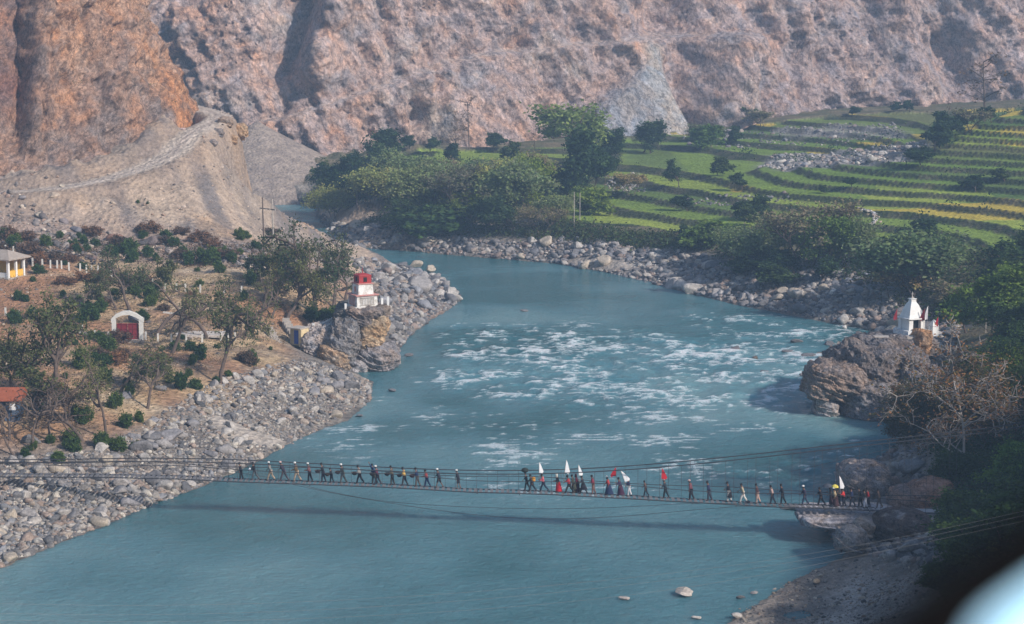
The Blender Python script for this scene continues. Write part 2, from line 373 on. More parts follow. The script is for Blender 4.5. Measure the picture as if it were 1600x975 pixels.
tread = (lvl + rise) * STEP + STEP * 0.08 * fr - wv * 0.35 - 0.3
edge = fbm(st3(GX / 2.0, GY / 2.0, 3.0), 2, 5) * 0.10
Ht = np.where(TIN, tread + edge, H)
# bund lines give each plot a small raised bank
H = Ht
# --- left plateau: low earth steps and lumps, general roughness
dl = polydist(GX, GY, np.array([(p.x, p.y) for p in left_shore]), False)
rough = fbm(st3(GX / 6.0, GY / 6.0, 0.5), 4, 41) * 0.5 + fbm(st3(GX / 1.7, GY / 1.7, 0.5), 3, 43) * 0.16
rough *= np.where(TIN, 0, 1) * np.where(RIN, 0.0, sst(0, 5, RD))
H = H + rough
SPUR = (GX < -15) & (GY > 305) & ~RIN
gully = ridged(st3((GX + GY * 0.35) / 3.0, (GY - GX * 0.35) / 18.0, 2.0), 4, 61)
H = H + np.where(SPUR, (gully * 0.75 + crease(st3(GX / 3.5, GY / 3.5, 2.0), 4, 63) * .9) * sst(310, 322, GY), 0)
cl_ = polydist(GX, GY, np.array([(lambda q: (q.x, q.y))(atY(*v)) for v in ((345, 190, 356), (395, 232, 355), (425, 285, 361), (455, 330, 371))]), False)
H = H + sst(7, 1, cl_) * (crease(st3(GX / 2.4, GY / 2.4, 4), 4, 65) * 1.6 - .6)

# --- dirt road up to the cliff: cut a level bed
road_px = [(-60, 309, 318.5), (0, 300, 321), (60, 297, 322), (120, 290, 325), (185, 275, 330), (225, 262, 334), (262, 246, 338), (280, 232, 341), (286, 222, 343), (300, 208, 345.5), (322, 196, 350), (338, 187, 354), (345, 181, 357), (335, 176, 362), (322, 172, 368)]
road = [atY(*p) for p in road_px]
road = [Vector((-240, 312, road[0].z - 1)), Vector((-150, 315, road[0].z - 0.6))] + road + [Vector((-64, 382, road[-1].z + 1))]
def resample(P, step):
    out = [P[0]]
    for a, b in zip(P[:-1], P[1:]):
        n = max(1, int((b - a).length / step))
        for i in range(1, n + 1): out.append(a.lerp(b, i / n))
    return out
def smooth_line(P, it=2):
    for _ in range(it):
        Q = [P[0]]
        for a, b in zip(P[:-1], P[1:]): Q += [a.lerp(b, 0.25), a.lerp(b, 0.75)]
        P = Q + [P[-1]]
    return P
road = resample(smooth_line(road), 1.2)
RA = np.array([tuple(p) for p in road])
sel = np.where((GX > -245) & (GX < -40) & (GY > 300) & (GY < 395))
gx, gy = GX[sel], GY[sel]; best = np.full(gx.shape, 1e9); rz_ = np.zeros(gx.shape)
for a in RA:
    d = (gx - a[0]) ** 2 + (gy - a[1]) ** 2; m = d < best; best[m] = d[m]; rz_[m] = a[2]
best = np.sqrt(best); w = 1 - sst(2.3, 6.0, best)
H[sel] = H[sel] * (1 - w) + rz_ * w
ROADD = np.full(GX.shape, 99.0); ROADD[sel] = best

_nb = [(-400, 333), (-180, 335)] + [(lambda q: (q.x - 1.0, q.y + 2.2))(atY(*p)) for p in [(-120, 270, 334), (0, 276, 331), (74, 283, 333), (132, 279, 336), (185, 269, 340), (215, 256, 343), (237, 241, 346), (255, 223, 350), (277, 202, 357), (306, 174, 370)]] + [(-63.5, 384), (-71, 396), (-92, 412), (-140, 427), (-400, 437)]
_in = inpoly(GX, GY, _nb); H = np.where(_in, H - 9 * sst(0, 3, polydist(GX, GY, _nb)), H)
# --- surface colours
n1 = fbm(st3(GX / 11, GY / 11, 0), 4, 71); n2 = fbm(st3(GX / 3.2, GY / 3.2, 0), 4, 73); n3 = fbm(st3(GX / 40, GY / 40, 0), 3, 75)
C = mixc((0.17, 0.15, 0.135), (0.27, 0.24, 0.21), sst(-.5, .5, n2))                     # pebbly bank
earth = mixc((0.37, 0.215, 0.125), (0.45, 0.33, 0.20), sst(-.3, .45, n1)); earth = mixc(earth, (0.19, 0.135, 0.10), sst(0.0, .45, n2) * .8); earth = mixc(earth, (.50, .40, .28), sst(.2, .5, fbm(st3(GX / 14, GY / 5, 3), 4, 78)) * .7); earth = mixc(earth, (.36, .18, .10), sst(.1, .5, -n1) * .5)
plat = (GX < -8) & (GY < 330)
pw = np.where(plat, sst(2.2, 4.2, H + n1 * 1.2) * sst(3, 10, RD + n2 * 4), 0); C = mixc(C, earth, pw)
C = mixc(C, mixc((0.21, 0.18, 0.17), (0.33, 0.24, 0.19), sst(-.4, .4, n1)), np.where((GX < -8) & (GY < 345), sst(296, 312, GY + n1 * 14), 0))
scree = mixc((0.19, 0.165, 0.155), (0.40, 0.31, 0.24), sst(-.25, .3, fbm(st3((GX + GY * .5) / 3.0, (GY - GX * .5) / 16.0, 0), 4, 77)))
scree = mixc(scree, (0.46, 0.29, 0.16), sst(0.1, .5, n1) * 0.5)
edge_o = sst(8, 2, polydist(GX, GY, np.array([(lambda q: (q.x, q.y))(atY(*v)) for v in ((345, 190, 356), (395, 232, 355), (425, 285, 361), (455, 330, 371))]), False) + n2 * 4)
scree = mixc(scree, mixc((.46, .28, .14), (.30, .22, .17), sst(-.1, .4, n2)), edge_o * .9)
scree = mixc(scree, (.42, .33, .25), sst(.05, .4, fbm(st3((GX + GY * .5) / 7.0, (GY - GX * .5) / 40.0, 4), 3, 79)) * .5)
C = mixc(C, scree, np.where((GX < -15) & (GY < 470), sst(311, 319, GY + n2 * 3), 0))
sandy = mixc((0.42, 0.36, 0.30), (0.50, 0.44, 0.38), sst(-.4, .4, n2))
def patch(poly, soft=1.5, A=None):
    P = masks_px(poly); ins = inpoly(GX, GY, P); d = polydist(GX, GY, P); sd = np.where(ins, d, -d) + n2 * 1.5
    return sst(-soft, soft, sd)
for pl in ([(325, 652), (352, 655), (402, 675), (445, 692), (425, 700), (370, 690), (335, 668)], [(875, 405), (905, 402), (1000, 413), (995, 420), (950, 425), (905, 418)],
           [(430, 600), (520, 582), (572, 590), (560, 604), (500, 612), (440, 618)]):
    C = mixc(C, sandy, patch(pl) * .85)
C = mixc(C, (0.23, 0.19, 0.16), patch([(1180, 960), (1240, 905), (1330, 868), (1400, 865), (1380, 900), (1270, 940), (1210, 975)]) * .8)
C = mixc(C, (0.38, 0.36, 0.34), patch([(1290, 945), (1330, 900), (1440, 890), (1440, 940), (1330, 985)]) * .7)
C = mixc(C, (.27, .20, .155), (1 - sst(4.0, 9.0, ROADD + n2 * 3)) * np.where(GY > 300, .6, 0))
C = mixc(C, mixc((0.50, 0.42, 0.35), (0.44, 0.37, 0.31), sst(-.3, .3, n2)), (1 - sst(2.0, 3.2, ROADD + n2 * .5)))
FB = (GY > 400) | (GX > 20)
far_soil = mixc((0.10, 0.10, 0.055), (0.17, 0.14, 0.09), sst(-.4, .4, n2))
C = mixc(C, far_soil, np.where(FB & ~TIN, sst(3.2, 5.0, H_smooth + n1 * 1.0), 0) * np.where(GX > -52, 1, 0.2))
C = mixc(C, (0.055, 0.06, 0.03), np.where((GX > 30) & (GY < 230) & ~TIN, sst(3.0, 6.0, H_smooth + n1), 0) * .85)
# crops: one colour per plot
plotx = np.floor((GX + vnoise(st3(lvl * 3.1, GX / 60, 0)) * 26) / (26 + 16 * _h(lvl, lvl * 0, lvl * 0, 3)))
hh = _h(lvl, plotx, lvl * 0, 5); h2 = _h(lvl, plotx, lvl * 0, 15)
green = mixc((0.13, 0.21, 0.035), (0.32, 0.37, 0.06), hh); green = mixc(green, (0.06, 0.115, 0.035), (h2 > .6) * .7)
must = sst(-0.15, 0.35, fbm(st3(GX / 45, GY / 35, 0), 2, 91)); green = mixc(green, (0.52, 0.38, 0.06), ((hh > np.where(GX < 45, .84, .52)) & (must > .3)) * 0.8)
green = green * (1 + 0.18 * n2)[..., None]
riser = np.zeros(GX.shape); riser[:-1] = (lvl[1:] > lvl[:-1]); low = np.clip(riser, 0, 1)
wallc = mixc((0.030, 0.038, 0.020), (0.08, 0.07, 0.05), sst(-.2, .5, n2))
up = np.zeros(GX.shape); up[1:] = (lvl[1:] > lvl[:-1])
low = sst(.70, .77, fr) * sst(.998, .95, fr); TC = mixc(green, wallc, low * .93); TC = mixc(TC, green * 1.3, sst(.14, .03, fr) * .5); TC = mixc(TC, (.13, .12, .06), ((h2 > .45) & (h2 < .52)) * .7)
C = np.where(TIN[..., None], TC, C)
debris_px = [(1180, 262), (1215, 240), (1300, 238), (1400, 228), (1448, 222), (1440, 245), (1380, 255), (1290, 262), (1220, 268)]
dm = patch(debris_px, 2.5); dm2 = patch([(1210, 205), (1300, 196), (1400, 200), (1420, 215), (1320, 215), (1230, 218)], 3) * .8
dm = np.maximum(dm, dm2)
C = mixc(C, mixc((0.16, 0.15, 0.145), (0.30, 0.28, 0.27), sst(-.3, .3, n2)), dm)
C = mixc(C, (0.16, 0.15, 0.13), np.where(RIN, 1, 0))
C = mixc(C, C * 0.55, sst(0.6, 0.0, RD) * np.where(RIN, 0, 1))                       # wet margin
Vt = st3(GX, GY, H).reshape(-1, 3)
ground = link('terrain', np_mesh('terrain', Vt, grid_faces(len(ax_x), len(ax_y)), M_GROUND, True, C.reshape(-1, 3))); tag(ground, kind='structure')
RISER_PTS = Vt[(low.reshape(-1) > .6) & TIN.reshape(-1) & (rng.random(low.size) < .33)]
# horizon sheet beyond
far = MB(); far.box((0, 0, -6), (9000, 9000, 1)); tag(far.build('ground', simple('far_ground', (0.18, 0.14, 0.10))), kind='structure')
# the road surface, 4 cm above its bed
rv = []
for i, p in enumerate(road):
    d = (road[min(i + 1, len(road) - 1)] - road[max(i - 1, 0)]); nn = Vector((-d.y, d.x, 0)).normalized()
    for k in (-2.0, -1.1, -0.4, 0.4, 1.1, 2.0): q = p + nn * (k + 0.3 * math.sin(i * .37 + k)); rv.append((q.x, q.y, p.z + 0.07 - (0.05 if abs(abs(k) - 1.1) < .1 else 0) - (0.12 if abs(k) > 1.9 else 0)))
rc = np.tile(np.array([(0.36, .29, .24), (.54, .46, .39), (.42, .35, .30), (.42, .35, .30), (.54, .46, .39), (0.36, .29, .24)]), (len(road), 1))
rd = link('dirt_road', np_mesh('dirt_road', rv, grid_faces(6, len(road)), M_GROUND, True, rc)); tag(rd, kind='structure')

# ================================================================== CLIFFS
def cliff(name, mat, base, hmax, lean, du, dv, disp, colf, below=6.0, taper=None):
    base = resample(smooth_line([Vector(b) for b in base], 3), du); B = np.array([tuple(b) for b in base])
    T = np.gradient(B[:, :2], axis=0); T /= np.linalg.norm(T, axis=1)[:, None] + 1e-9; Nn = np.stack([T[:, 1], -T[:, 0]], 1)   # outward
    for _ in range(12):
        Nn = (np.roll(Nn, 1, 0) + Nn + np.roll(Nn, -1, 0)) ; Nn /= np.linalg.norm(Nn, axis=1)[:, None]
    zz = np.concatenate([np.arange(-below, hmax * .62, dv), np.arange(hmax * .62, hmax + .1, dv * 2.2)])
    U, W = np.meshgrid(np.arange(len(B)), zz)
    x = B[U, 0] - Nn[U, 0] * lean(W); y = B[U, 1] - Nn[U, 1] * lean(W); z = B[U, 2] + W
    px, py = proj(x, y, z)
    d, out = disp(x, y, z, W, px, py, U * du)
    x = x + Nn[U, 0] * d; y = y + Nn[U, 1] * d; z = z + out
    c = colf(x, y, z, px, py, d)
    me = np_mesh(name, st3(x, y, z).reshape(-1, 3), grid_faces(len(B), len(zz)), mat, True, np.clip(c, 0.01, .8).reshape(-1, 3))
    o = link(name, me); tag(o, kind='structure'); return o
def gauss(x, c, w): return np.exp(-((x - c) / w) ** 2)
def FANM(px, py):
    le = np.interp(py, [60, 100, 135, 165, 225], [1003, 1000, 962, 922, 872]); ri = np.interp(py, [60, 120, 225], [1030, 1036, 1078])
    return sst(-14, 16, px - le) * sst(-14, 16, ri - px) * sst(58, 75, py)
def far_disp(x, y, z, W, px, py, s):
    tl = np.stack([x * 0.9 + z * 0.45, y, z * 0.32 - x * 0.08], -1)
    d = fbm(tl / 30.0, 3, 101) * 11 + ridged(np.stack([x / 10.0 + z * .05, y / 10.0, z / 55.0], -1), 3, 151) * 3.0 +  fbm(tl / 10.0, 5, 103, .62) * 5.0 + fbm(np.stack([x - z * .6, y, z * .9 + x * .4], -1) / 4.0, 4, 105, .6) * 1.5 - ridged(np.stack([x + z * .7, y, z * .6], -1) / 13, 3, 108) * 1.2
    d = d - 9 * gauss(px, 470 - py * 0.36, 26) * sst(150, 110, py) + 7 * gauss(px, 530 - py * .3, 34) * sst(190, 100, py)
    d = d + 10 * gauss(px, 1135, 42) * sst(20, 70, py) - 8 * gauss(px, 1062, 34) - 7 * gauss(px, 1062, 60) * sst(70, 40, py)
    d = d - 4 * gauss(px, 692 , 7) * gauss(py, 140, 45) - 4 * gauss(px, 730, 7) * gauss(py, 120, 25) - 5 * gauss(px, 662, 14) * gauss(py, 190, 26) - 4.5 * gauss(px, 1172, 12) * sst(90, 130, py)
    d = d - 6 * gauss(px, 1465 + (py - 60) * .3, 25) * gauss(py, 80, 60) + 4 * gauss(px, 1400 + py * .2, 30) - 4 * gauss(px, 1285, 12) * gauss(py, 90, 40)
    yr = np.interp(px, [380, 440, 560, 700, 800, 1000, 1100, 1600], [196, 186, 152, 104, 84, 62, 55, 40])      # the bench of the old road
    up = sst(3, -3, py - yr) * np.clip((px - 380) / 40, 0, 1) * sst(1250, 1130, px)
    d = d - up * 5.5 + 2.5 - 3.0 * gauss(px, 600 + py * .3, 10) * sst(0, 60, py) - 3 * gauss(px, 860 - py * .4, 12) * gauss(py, 60, 50) - 3.5 * gauss(px, 1225 + py * .15, 11) * gauss(py, 110, 60) - 3.5 * gauss(px, 1350 + py * .35, 12) * gauss(py, 70, 60) - 3 * gauss(px, 380, 14) * sst(180, 60, py)
    t = (z * .86 - x * .42 + y * .2) / 4.2 + fbm(st3(x, y, z) / 14, 3, 131) * 1.6; t2 = (z * .9 - x * .36) / 1.5 + fbm(st3(x, y, z) / 6, 3, 133) * 1.3
    d = d + (t - np.floor(t)) * 1.7 * sst(-.4, .4, fbm(st3(x, y, z) / 18, 2, 135)) + (t2 - np.floor(t2)) * .55 + crease(np.stack([x * .9 + z * .5, y, z * .5], -1) / 3.2, 3, 137) * .9 - crease(st3(x, y, z) / 7.0, 2, 139) * 1.2
    fanm = FANM(px, py); d = d * (1 - fanm) + fanm * (2.0 + 9.0 * np.clip((py - 70) / 140, 0, 1) ** 1.5 + fbm(st3(x, y, z) / 1.4, 4, 141) * .5)
    return d, ridged(st3(x, y, z) / 5.0, 2, 109) * .5 * (1 - fanm)
def far_col(x, y, z, px, py, d):
    P = np.stack([x * .8 + z * .6, y, z * .7 - x * .2], -1)
    a = fbm(P / 22, 4, 111); b = fbm(P / 6, 4, 113); e = fbm(np.stack([x + z, y, (z - x * .45) * 3], -1) / 16, 4, 115); g = ridged(np.stack([x + z * .35, y, (z - x * .5) * 1.7], -1) / 5, 4, 117)
    c = mixc((0.40, 0.31, 0.275), (0.50, 0.38, 0.325), sst(-.4, .4, a)); c = mixc(c, (0.52, 0.31, 0.20), sst(.12, .5, b + a * .5) * .6)
    c = mixc(c, (0.31, 0.29, 0.29), sst(0.0, .5, e) * .7); c = mixc(c, (0.60, 0.50, 0.42), sst(.25, .6, -b + e * .6) * .5)
    c = mixc(c, (0.14, 0.115, 0.105), sst(.42, .75, g) * .55)
    fm = FANM(px, py); c = mixc(c, mixc((.27, .28, .295), (.38, .375, .35), sst(-25, 5, px - 1010 - (py - 130) * .2)) * (1 + .25 * fbm(st3(x, y, z) / 1.1, 4, 145))[..., None], fm)
    c = mixc(c, (0.33, 0.33, 0.31), gauss(px, 690, 26) * sst(150, 190, py) * .7)
    yr = np.interp(px, [380, 440, 560, 700, 800, 1000, 1100, 1600], [196, 186, 152, 104, 84, 62, 55, 40]); c = mixc(c, (.50, .42, .37), gauss(py, yr - 1, 3.2) * np.clip((px - 380) / 30, 0, 1) * sst(1250, 1130, px) * .8)
    c = mixc(c, (0.33, 0.28, 0.28), sst(900, 1250, px) * .35)
    return c
fb = [(-330, 560), (-200, 555), (-125, 545), (-75, 524), (-45, 519), (-20, 530), (20, 550), (60, 568), (110, 590), (150, 600), (220, 630), (300, 650), (420, 660)]
cliff('far_cliff', M_FARC, [(x, y, max(3.0, hgt(x, y))) for x, y in fb], 118, lambda W: 0.42 * W, 0.75, 0.65, far_disp, far_col, 8)
def near_disp(x, y, z, W, px, py, s):
    tl = np.stack([x * .9 - z * .35, y, z * .4 + x * .1], -1)
    d = fbm(tl / 16.0, 3, 201) * 4.0 + fbm(tl / 6.0, 5, 203, .62) * 3.2 + fbm(np.stack([x + z * .5, y, z * .9 - x * .3], -1) / 2.4, 4, 205, .6) * 1.4 - ridged(np.stack([x - z * .6, y, z * .6], -1) / 8, 3, 208) * .8
    d = d - 5 * gauss(px, 20, 34) * sst(270, 200, py) + 3.0 * gauss(px, 62, 26) - 2.6 * gauss(px, 70, 6) * gauss(py, 190, 60) - 2.2 * gauss(px, 150 + (py - 100) * .3, 8) * gauss(py, 150, 40)
    t = (z * .75 - x * .6) / 2.6 + fbm(st3(x, y, z) / 9, 3, 231) * 1.8; d = d + (t - np.floor(t)) * .8 * sst(-.4, .4, fbm(st3(x, y, z) / 11, 2, 235)) + crease(np.stack([x - z * .5, y, z * .6], -1) / 2.2, 3, 237) * .7 - crease(st3(x, y, z) / 4.0, 2, 239) * .8
    d = d * (.25 + .75 * sst(0, 7, W)) + 1.2 * sst(6, 0, W)
    return d * sst(1200, 316, px * 0 + px) if False else d, ridged(st3(x, y, z) / 3.0, 2, 209) * .3
def near_col(x, y, z, px, py, d):
    P = np.stack([x * .9 - z * .4, y, z * .8 + x * .2], -1); a = fbm(P / 12, 4, 211); b = fbm(P / 3.6, 4, 213); g = ridged(np.stack([x + z * .5, y, (z - x * .3) * 1.4], -1) / 2.6, 4, 215)
    c = mixc((0.36, 0.225, 0.155), (0.46, 0.30, 0.20), sst(-.4, .4, a)); c = mixc(c, (0.50, 0.235, 0.10), sst(.0, .5, b * .7 + a * .5 + .35 * sst(200, 300, px) * sst(60, 160, py)) * .8)
    c = mixc(c, (0.25, 0.215, 0.19), sst(.05, .45, -a + b * .4) * .7); c = mixc(c, (0.11, 0.085, 0.075), sst(.4, .75, g) * .6)
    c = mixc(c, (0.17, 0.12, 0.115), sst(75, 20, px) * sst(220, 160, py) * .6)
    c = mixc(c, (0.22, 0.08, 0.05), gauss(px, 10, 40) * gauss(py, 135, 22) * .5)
    return c
nb_px = [(-120, 270, 334), (0, 276, 331), (74, 283, 333), (132, 279, 336), (185, 269, 340), (215, 256, 343), (237, 241, 346), (255, 223, 350), (277, 202, 357), (309, 174, 370)]
nb = [(-330, 330, 20), (-180, 332, 20)] + [tuple(atY(*p)) for p in nb_px] + [(-60.5, 384, 27), (-68, 398, 27), (-90, 415, 26), (-140, 430, 26), (-330, 440, 30)]
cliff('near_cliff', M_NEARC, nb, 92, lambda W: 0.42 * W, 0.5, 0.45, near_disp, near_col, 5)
# scree fans at the cliff foot
def fan(name, apex, foot_r, foot_z, sx, col, seed):
    u = np.linspace(0, 1, 70); a = np.linspace(-math.pi * 1.0, 0.0, 90); A_, U_ = np.meshgrid(a, u)
    X = apex.x + np.cos(A_) * U_ * foot_r * sx; Y = apex.y + np.sin(A_) * U_ * foot_r; Z = apex.z - (apex.z - foot_z) * U_ ** 0.92
    Z = Z + fbm(st3(X / 2, Y / 2, 0), 4, seed) * .5 * U_ + ridged(st3(A_ * 6, U_, 0), 3, seed + 3) * .25 * U_
    cc = mixc(col[0], col[1], sst(-.4, .4, fbm(st3(X / 1.5, Y / 1.5, Z), 4, seed + 5)))
    o = link(name, np_mesh(name, st3(X, Y, Z).reshape(-1, 3), grid_faces(90, 70), M_GROUND, True, cc.reshape(-1, 3))); tag(o, kind='structure')
fan('scree_fan', atY(402, 188, 520), 40, -1, .95, ((0.25, .205, .18), (.33, .27, .225)), 321)

# ================================================================== WATER
wx = np.arange(-130, 72, 0.5); wy = np.concatenate([np.arange(70, 150, 1.5), np.arange(150, 330, 0.42), np.arange(330, 520, 0.8)])
WX, WY = np.meshgrid(wx, wy); PX, PY = proj(WX, WY, WX * 0)
def wmask(poly, soft=25):
    P = [(x, y * 3.0) for x, y in poly]; X_, Y_ = PX, PY * 3.0
    ins = inpoly(X_, Y_, P); d = polydist(X_, Y_, P); return sst(-soft, soft, np.where(ins, d, -d))
rap = np.maximum(wmask([(700, 508), (860, 512), (1100, 520), (1360, 560), (1350, 610), (1280, 655), (1130, 640), (900, 640), (700, 615), (680, 580), (690, 545)], 45),
                 np.maximum(wmask([(1120, 735), (1240, 722), (1360, 690), (1330, 735), (1290, 760), (1150, 752)], 18), wmask([(1060, 485), (1200, 492), (1320, 520), (1330, 570), (1100, 550)], 30) * .75))
rap = np.maximum(rap, wmask([(880, 742), (1100, 735), (1110, 760), (900, 765)], 15) * .3)
mild = wmask([(560, 600), (900, 500), (1400, 500), (1400, 720), (1000, 790), (700, 760), (480, 690)], 60)
big = fbm(st3(WX / 4.6 + fbm(st3(WX / 12, WY / 12, 0), 2, 411) * 1.5, WY / 4.5, 0), 3, 401); sm = ridged(st3(WX / 2.6, WY / 1.9, 3), 4, 403)
med = ridged(st3(WX / 6.0, WY / 4.0, 8), 3, 407)
fine = ridged(st3(WX / 1.5, WY / 1.0, 13), 3, 417)
foam = sst(0.08, 0.40, sm * .60 + fine * .75 + med * .25 + big * .55 - 1.08 + rap * .46) * sst(0.12, .5, rap)
specks = sst(0.74, 0.90, ridged(st3(WX / 1.8, WY / 1.2, 5), 2, 421) * .5 + .5 * (fbm(st3(WX / 9, WY / 6, 1), 2, 423) + .6)) * mild * .9
foam = np.clip(foam + specks, 0, 1)
WZ = (big * .16 + sm * .30 + med * .20) * rap + fbm(st3(WX / 2.4, WY / 1.6, 0), 3, 409) * (.03 + .05 * mild)
WZ = WZ + foam * 0.07
tone = fbm(st3(WX / 30, WY / 26, 0), 4, 431) * 1.3 + fbm(st3(WX / 7, WY / 9, 0), 3, 433) * .35 + .25 * sst(215, 165, WY) - .22 * sst(250, 300, WY)
wm, nt, b, o_ = new_mat('river_water')
fo = N(nt, 'ShaderNodeAttribute', attribute_name='foam'); to = N(nt, 'ShaderNodeAttribute', attribute_name='tone'); geo = nt.nodes.new('ShaderNodeNewGeometry')
mp = nt.nodes.new('ShaderNodeMapping'); mp.inputs['Scale'].default_value = (1.0, 1.25, 1); nt.links.new(geo.outputs['Position'], mp.inputs[0])
wc = ramp_n(nt, to.outputs['Fac'], [(0.2, (0.038, 0.135, 0.155)), (0.55, (0.088, 0.220, 0.258)), (0.9, (0.165, 0.310, 0.335))])
fn = noise_n(nt, 3.4, 6, 0.8, mp.outputs[0]); fr_ = ramp_n(nt, fn.outputs[0], [(0.42, 0.0), (0.58, 1.0)])
mth = nt.nodes.new('ShaderNodeMath'); mth.operation = 'MULTIPLY_ADD'; nt.links.new(fo.outputs['Fac'], mth.inputs[0]); nt.links.new(fr_.outputs[0], mth.inputs[1]); mth.inputs[2].default_value = 0
m2 = nt.nodes.new('ShaderNodeMath'); m2.operation = 'MAXIMUM'; nt.links.new(mth.outputs[0], m2.inputs[0])
m3 = nt.nodes.new('ShaderNodeMath'); m3.operation = 'MULTIPLY_ADD'; nt.links.new(fo.outputs['Fac'], m3.inputs[0]); m3.inputs[1].default_value = 1.8; m3.inputs[2].default_value = -1.2; m3.use_clamp = True
nt.links.new(m3.outputs[0], m2.inputs[1])
mx = nt.nodes.new('ShaderNodeMix'); mx.data_type = 'RGBA'; nt.links.new(m2.outputs[0], mx.inputs[0]); nt.links.new(wc.outputs[0], mx.inputs[6]); mx.inputs[7].default_value = (0.80, 0.84, 0.85, 1)
nt.links.new(mx.outputs[2], b.inputs['Base Color'])
rr = nt.nodes.new('ShaderNodeMapRange'); nt.links.new(m2.outputs[0], rr.inputs[0]); rr.inputs[3].default_value = 0.14; rr.inputs[4].default_value = 0.8; nt.links.new(rr.outputs[0], b.inputs['Roughness'])
b.inputs['IOR'].default_value = 1.33; b.inputs['Subsurface Weight'].default_value = 1.0; b.inputs['Subsurface Radius'].default_value = (.5, 1.0, 1.0); b.inputs['Subsurface Scale'].default_value = 3.5; b.inputs['Specular IOR Level'].default_value = 0.5
w1 = noise_n(nt, 1.1, 6, 0.62, mp.outputs[0], .6); w2 = noise_n(nt, 0.32, 3, 0.5, mp.outputs[0], .5)
bp = nt.nodes.new('ShaderNodeBump'); bp.inputs['Strength'].default_value = 1.0; bp.inputs['Distance'].default_value = 0.5; nt.links.new(w1.outputs[0], bp.inputs['Height'])
bp2 = nt.nodes.new('ShaderNodeBump'); bp2.inputs['Strength'].default_value = 0.5; bp2.inputs['Distance'].default_value = 0.5; nt.links.new(w2.outputs[0], bp2.inputs['Height']); nt.links.new(bp.outputs[0], bp2.inputs['Normal'])
nt.links.new(bp2.outputs[0], b.inputs['Normal'])
wat = link('river_water', np_mesh('river_water', st3(WX, WY, WZ).reshape(-1, 3), grid_faces(len(wx), len(wy)), wm, True, None, extra={'foam': foam, 'tone': tone * .5 + .5})); tag(wat, kind='structure')

# small shrubs rooted in the cracks of the near cliff
# ================================================================== HAZE
hm = bpy.data.materials.new('haze'); hm.use_nodes = True; hn = hm.node_tree
for n in list(hn.nodes): hn.nodes.remove(n)
ho = hn.nodes.new('ShaderNodeOutputMaterial'); hv = hn.nodes.new('ShaderNodeVolumePrincipled')
hv.inputs['Color'].default_value = (0.46, 0.70, 1.0, 1); hv.inputs['Density'].default_value = 0.00048; hv.inputs['Anisotropy'].default_value = 0.0
hn.links.new(hv.outputs[0], ho.inputs['Volume'])
hz = MB(); hz.box((60, 300, 65), (1100, 1000, 146)); hzo = hz.build('haze', hm); tag(hzo, kind='stuff')
# ================================================================== ROCKS
def ico(sub):
    bm = bmesh.new(); bmesh.ops.create_icosphere(bm, subdivisions=sub, radius=1.0)
    V = np.array([v.co[:] for v in bm.verts]); Fs = np.array([[v.index for v in f.verts] for f in bm.faces]); bm.free(); return V, Fs
ICO = {k: ico(k) for k in (2, 3, 4, 6)}
def boulder_verts(sub, seed, flat=0.62, cut=10):
    V, Fs = ICO[sub]; r = np.random.default_rng(seed); V = V.copy()
    for _ in range(cut):                                   # planar breaks
        n = r.normal(size=3); n /= np.linalg.norm(n); k = r.uniform(0.42, 0.8); d = V @ n; V -= np.clip(d - k, 0, None)[:, None] * n
    V *= (1 + 0.16 * fbm(V * 1.3 + seed, 3, seed))[:, None]
    V *= np.array([1.0, r.uniform(.6, .95), r.uniform(flat * .75, flat * 1.1)]); return V, Fs
STONE = np.array([(0.28, .26, .245), (0.38, .35, .32), (0.20, .19, .19), (0.48, .44, .38), (0.13, .13, .135), (0.31, .24, .20), (0.24, .24, .25), (.36, .30, .25)])
VAR = [boulder_verts(2, 900 + i, .6) for i in range(10)]
class Scatter:
    def __init__(s): s.V = []; s.F = []; s.C = []; s.n = 0
    def put(s, X, Y, Z, S, tint=None, flat=1.0):
        for i in range(len(X)):
            V, Fs = VAR[rng.integers(len(VAR))]; a = rng.uniform(0, 6.283); c, q = math.cos(a), math.sin(a); t = rng.normal(0, .22); k = S[i]
            W = V * k; z = W[:, 2] * flat + t * W[:, 0]; x = W[:, 0] * c - W[:, 1] * q; y = W[:, 0] * q + W[:, 1] * c
            s.V.append(np.stack([x + X[i], y + Y[i], z + Z[i] + .12 * k], 1)); s.F.append(Fs + s.n); s.n += len(V)
            col = STONE[rng.integers(len(STONE))] * rng.uniform(.75, 1.2)
            if tint is not None: col = col * tint
            s.C.append(np.tile(col, (len(V), 1)))
    def build(s, name, kind='stuff', label=None):
        me = np_mesh(name, np.concatenate(s.V), np.concatenate(s.F), M_ROCK, True, np.concatenate(s.C)); o = link(name, me); tag(o, label, kind=kind); return o
def area_pts(poly_px, n, A=None):
    P = masks_px(poly_px); x0, y0 = P.min(0); x1, y1 = P.max(0); X = []; Y = []
    while len(X) < n:
        x = rng.uniform(x0, x1, n * 3); y = rng.uniform(y0, y1, n * 3); m = inpoly(x, y, P); X += list(x[m]); Y += list(y[m])
    return np.array(X[:n]), np.array(Y[:n])
def sizes(n, lo, hi, p=2.3):
    u = rng.random(n); return lo * (1 - u * (1 - (lo / hi) ** p)) ** (-1 / p)
L_NEAR = [(-20, 720), (60, 712), (150, 705), (215, 672), (260, 640), (330, 600), (420, 575), (470, 560), (520, 575), (580, 598), (578, 628), (500, 672), (420, 712), (345, 748), (300, 766), (200, 806), (60, 862), (-20, 895)]
L_POINT = [(545, 400), (600, 408), (645, 424), (690, 440), (720, 460), (718, 472), (672, 500), (640, 525), (620, 548), (600, 520), (600, 470), (560, 430)]
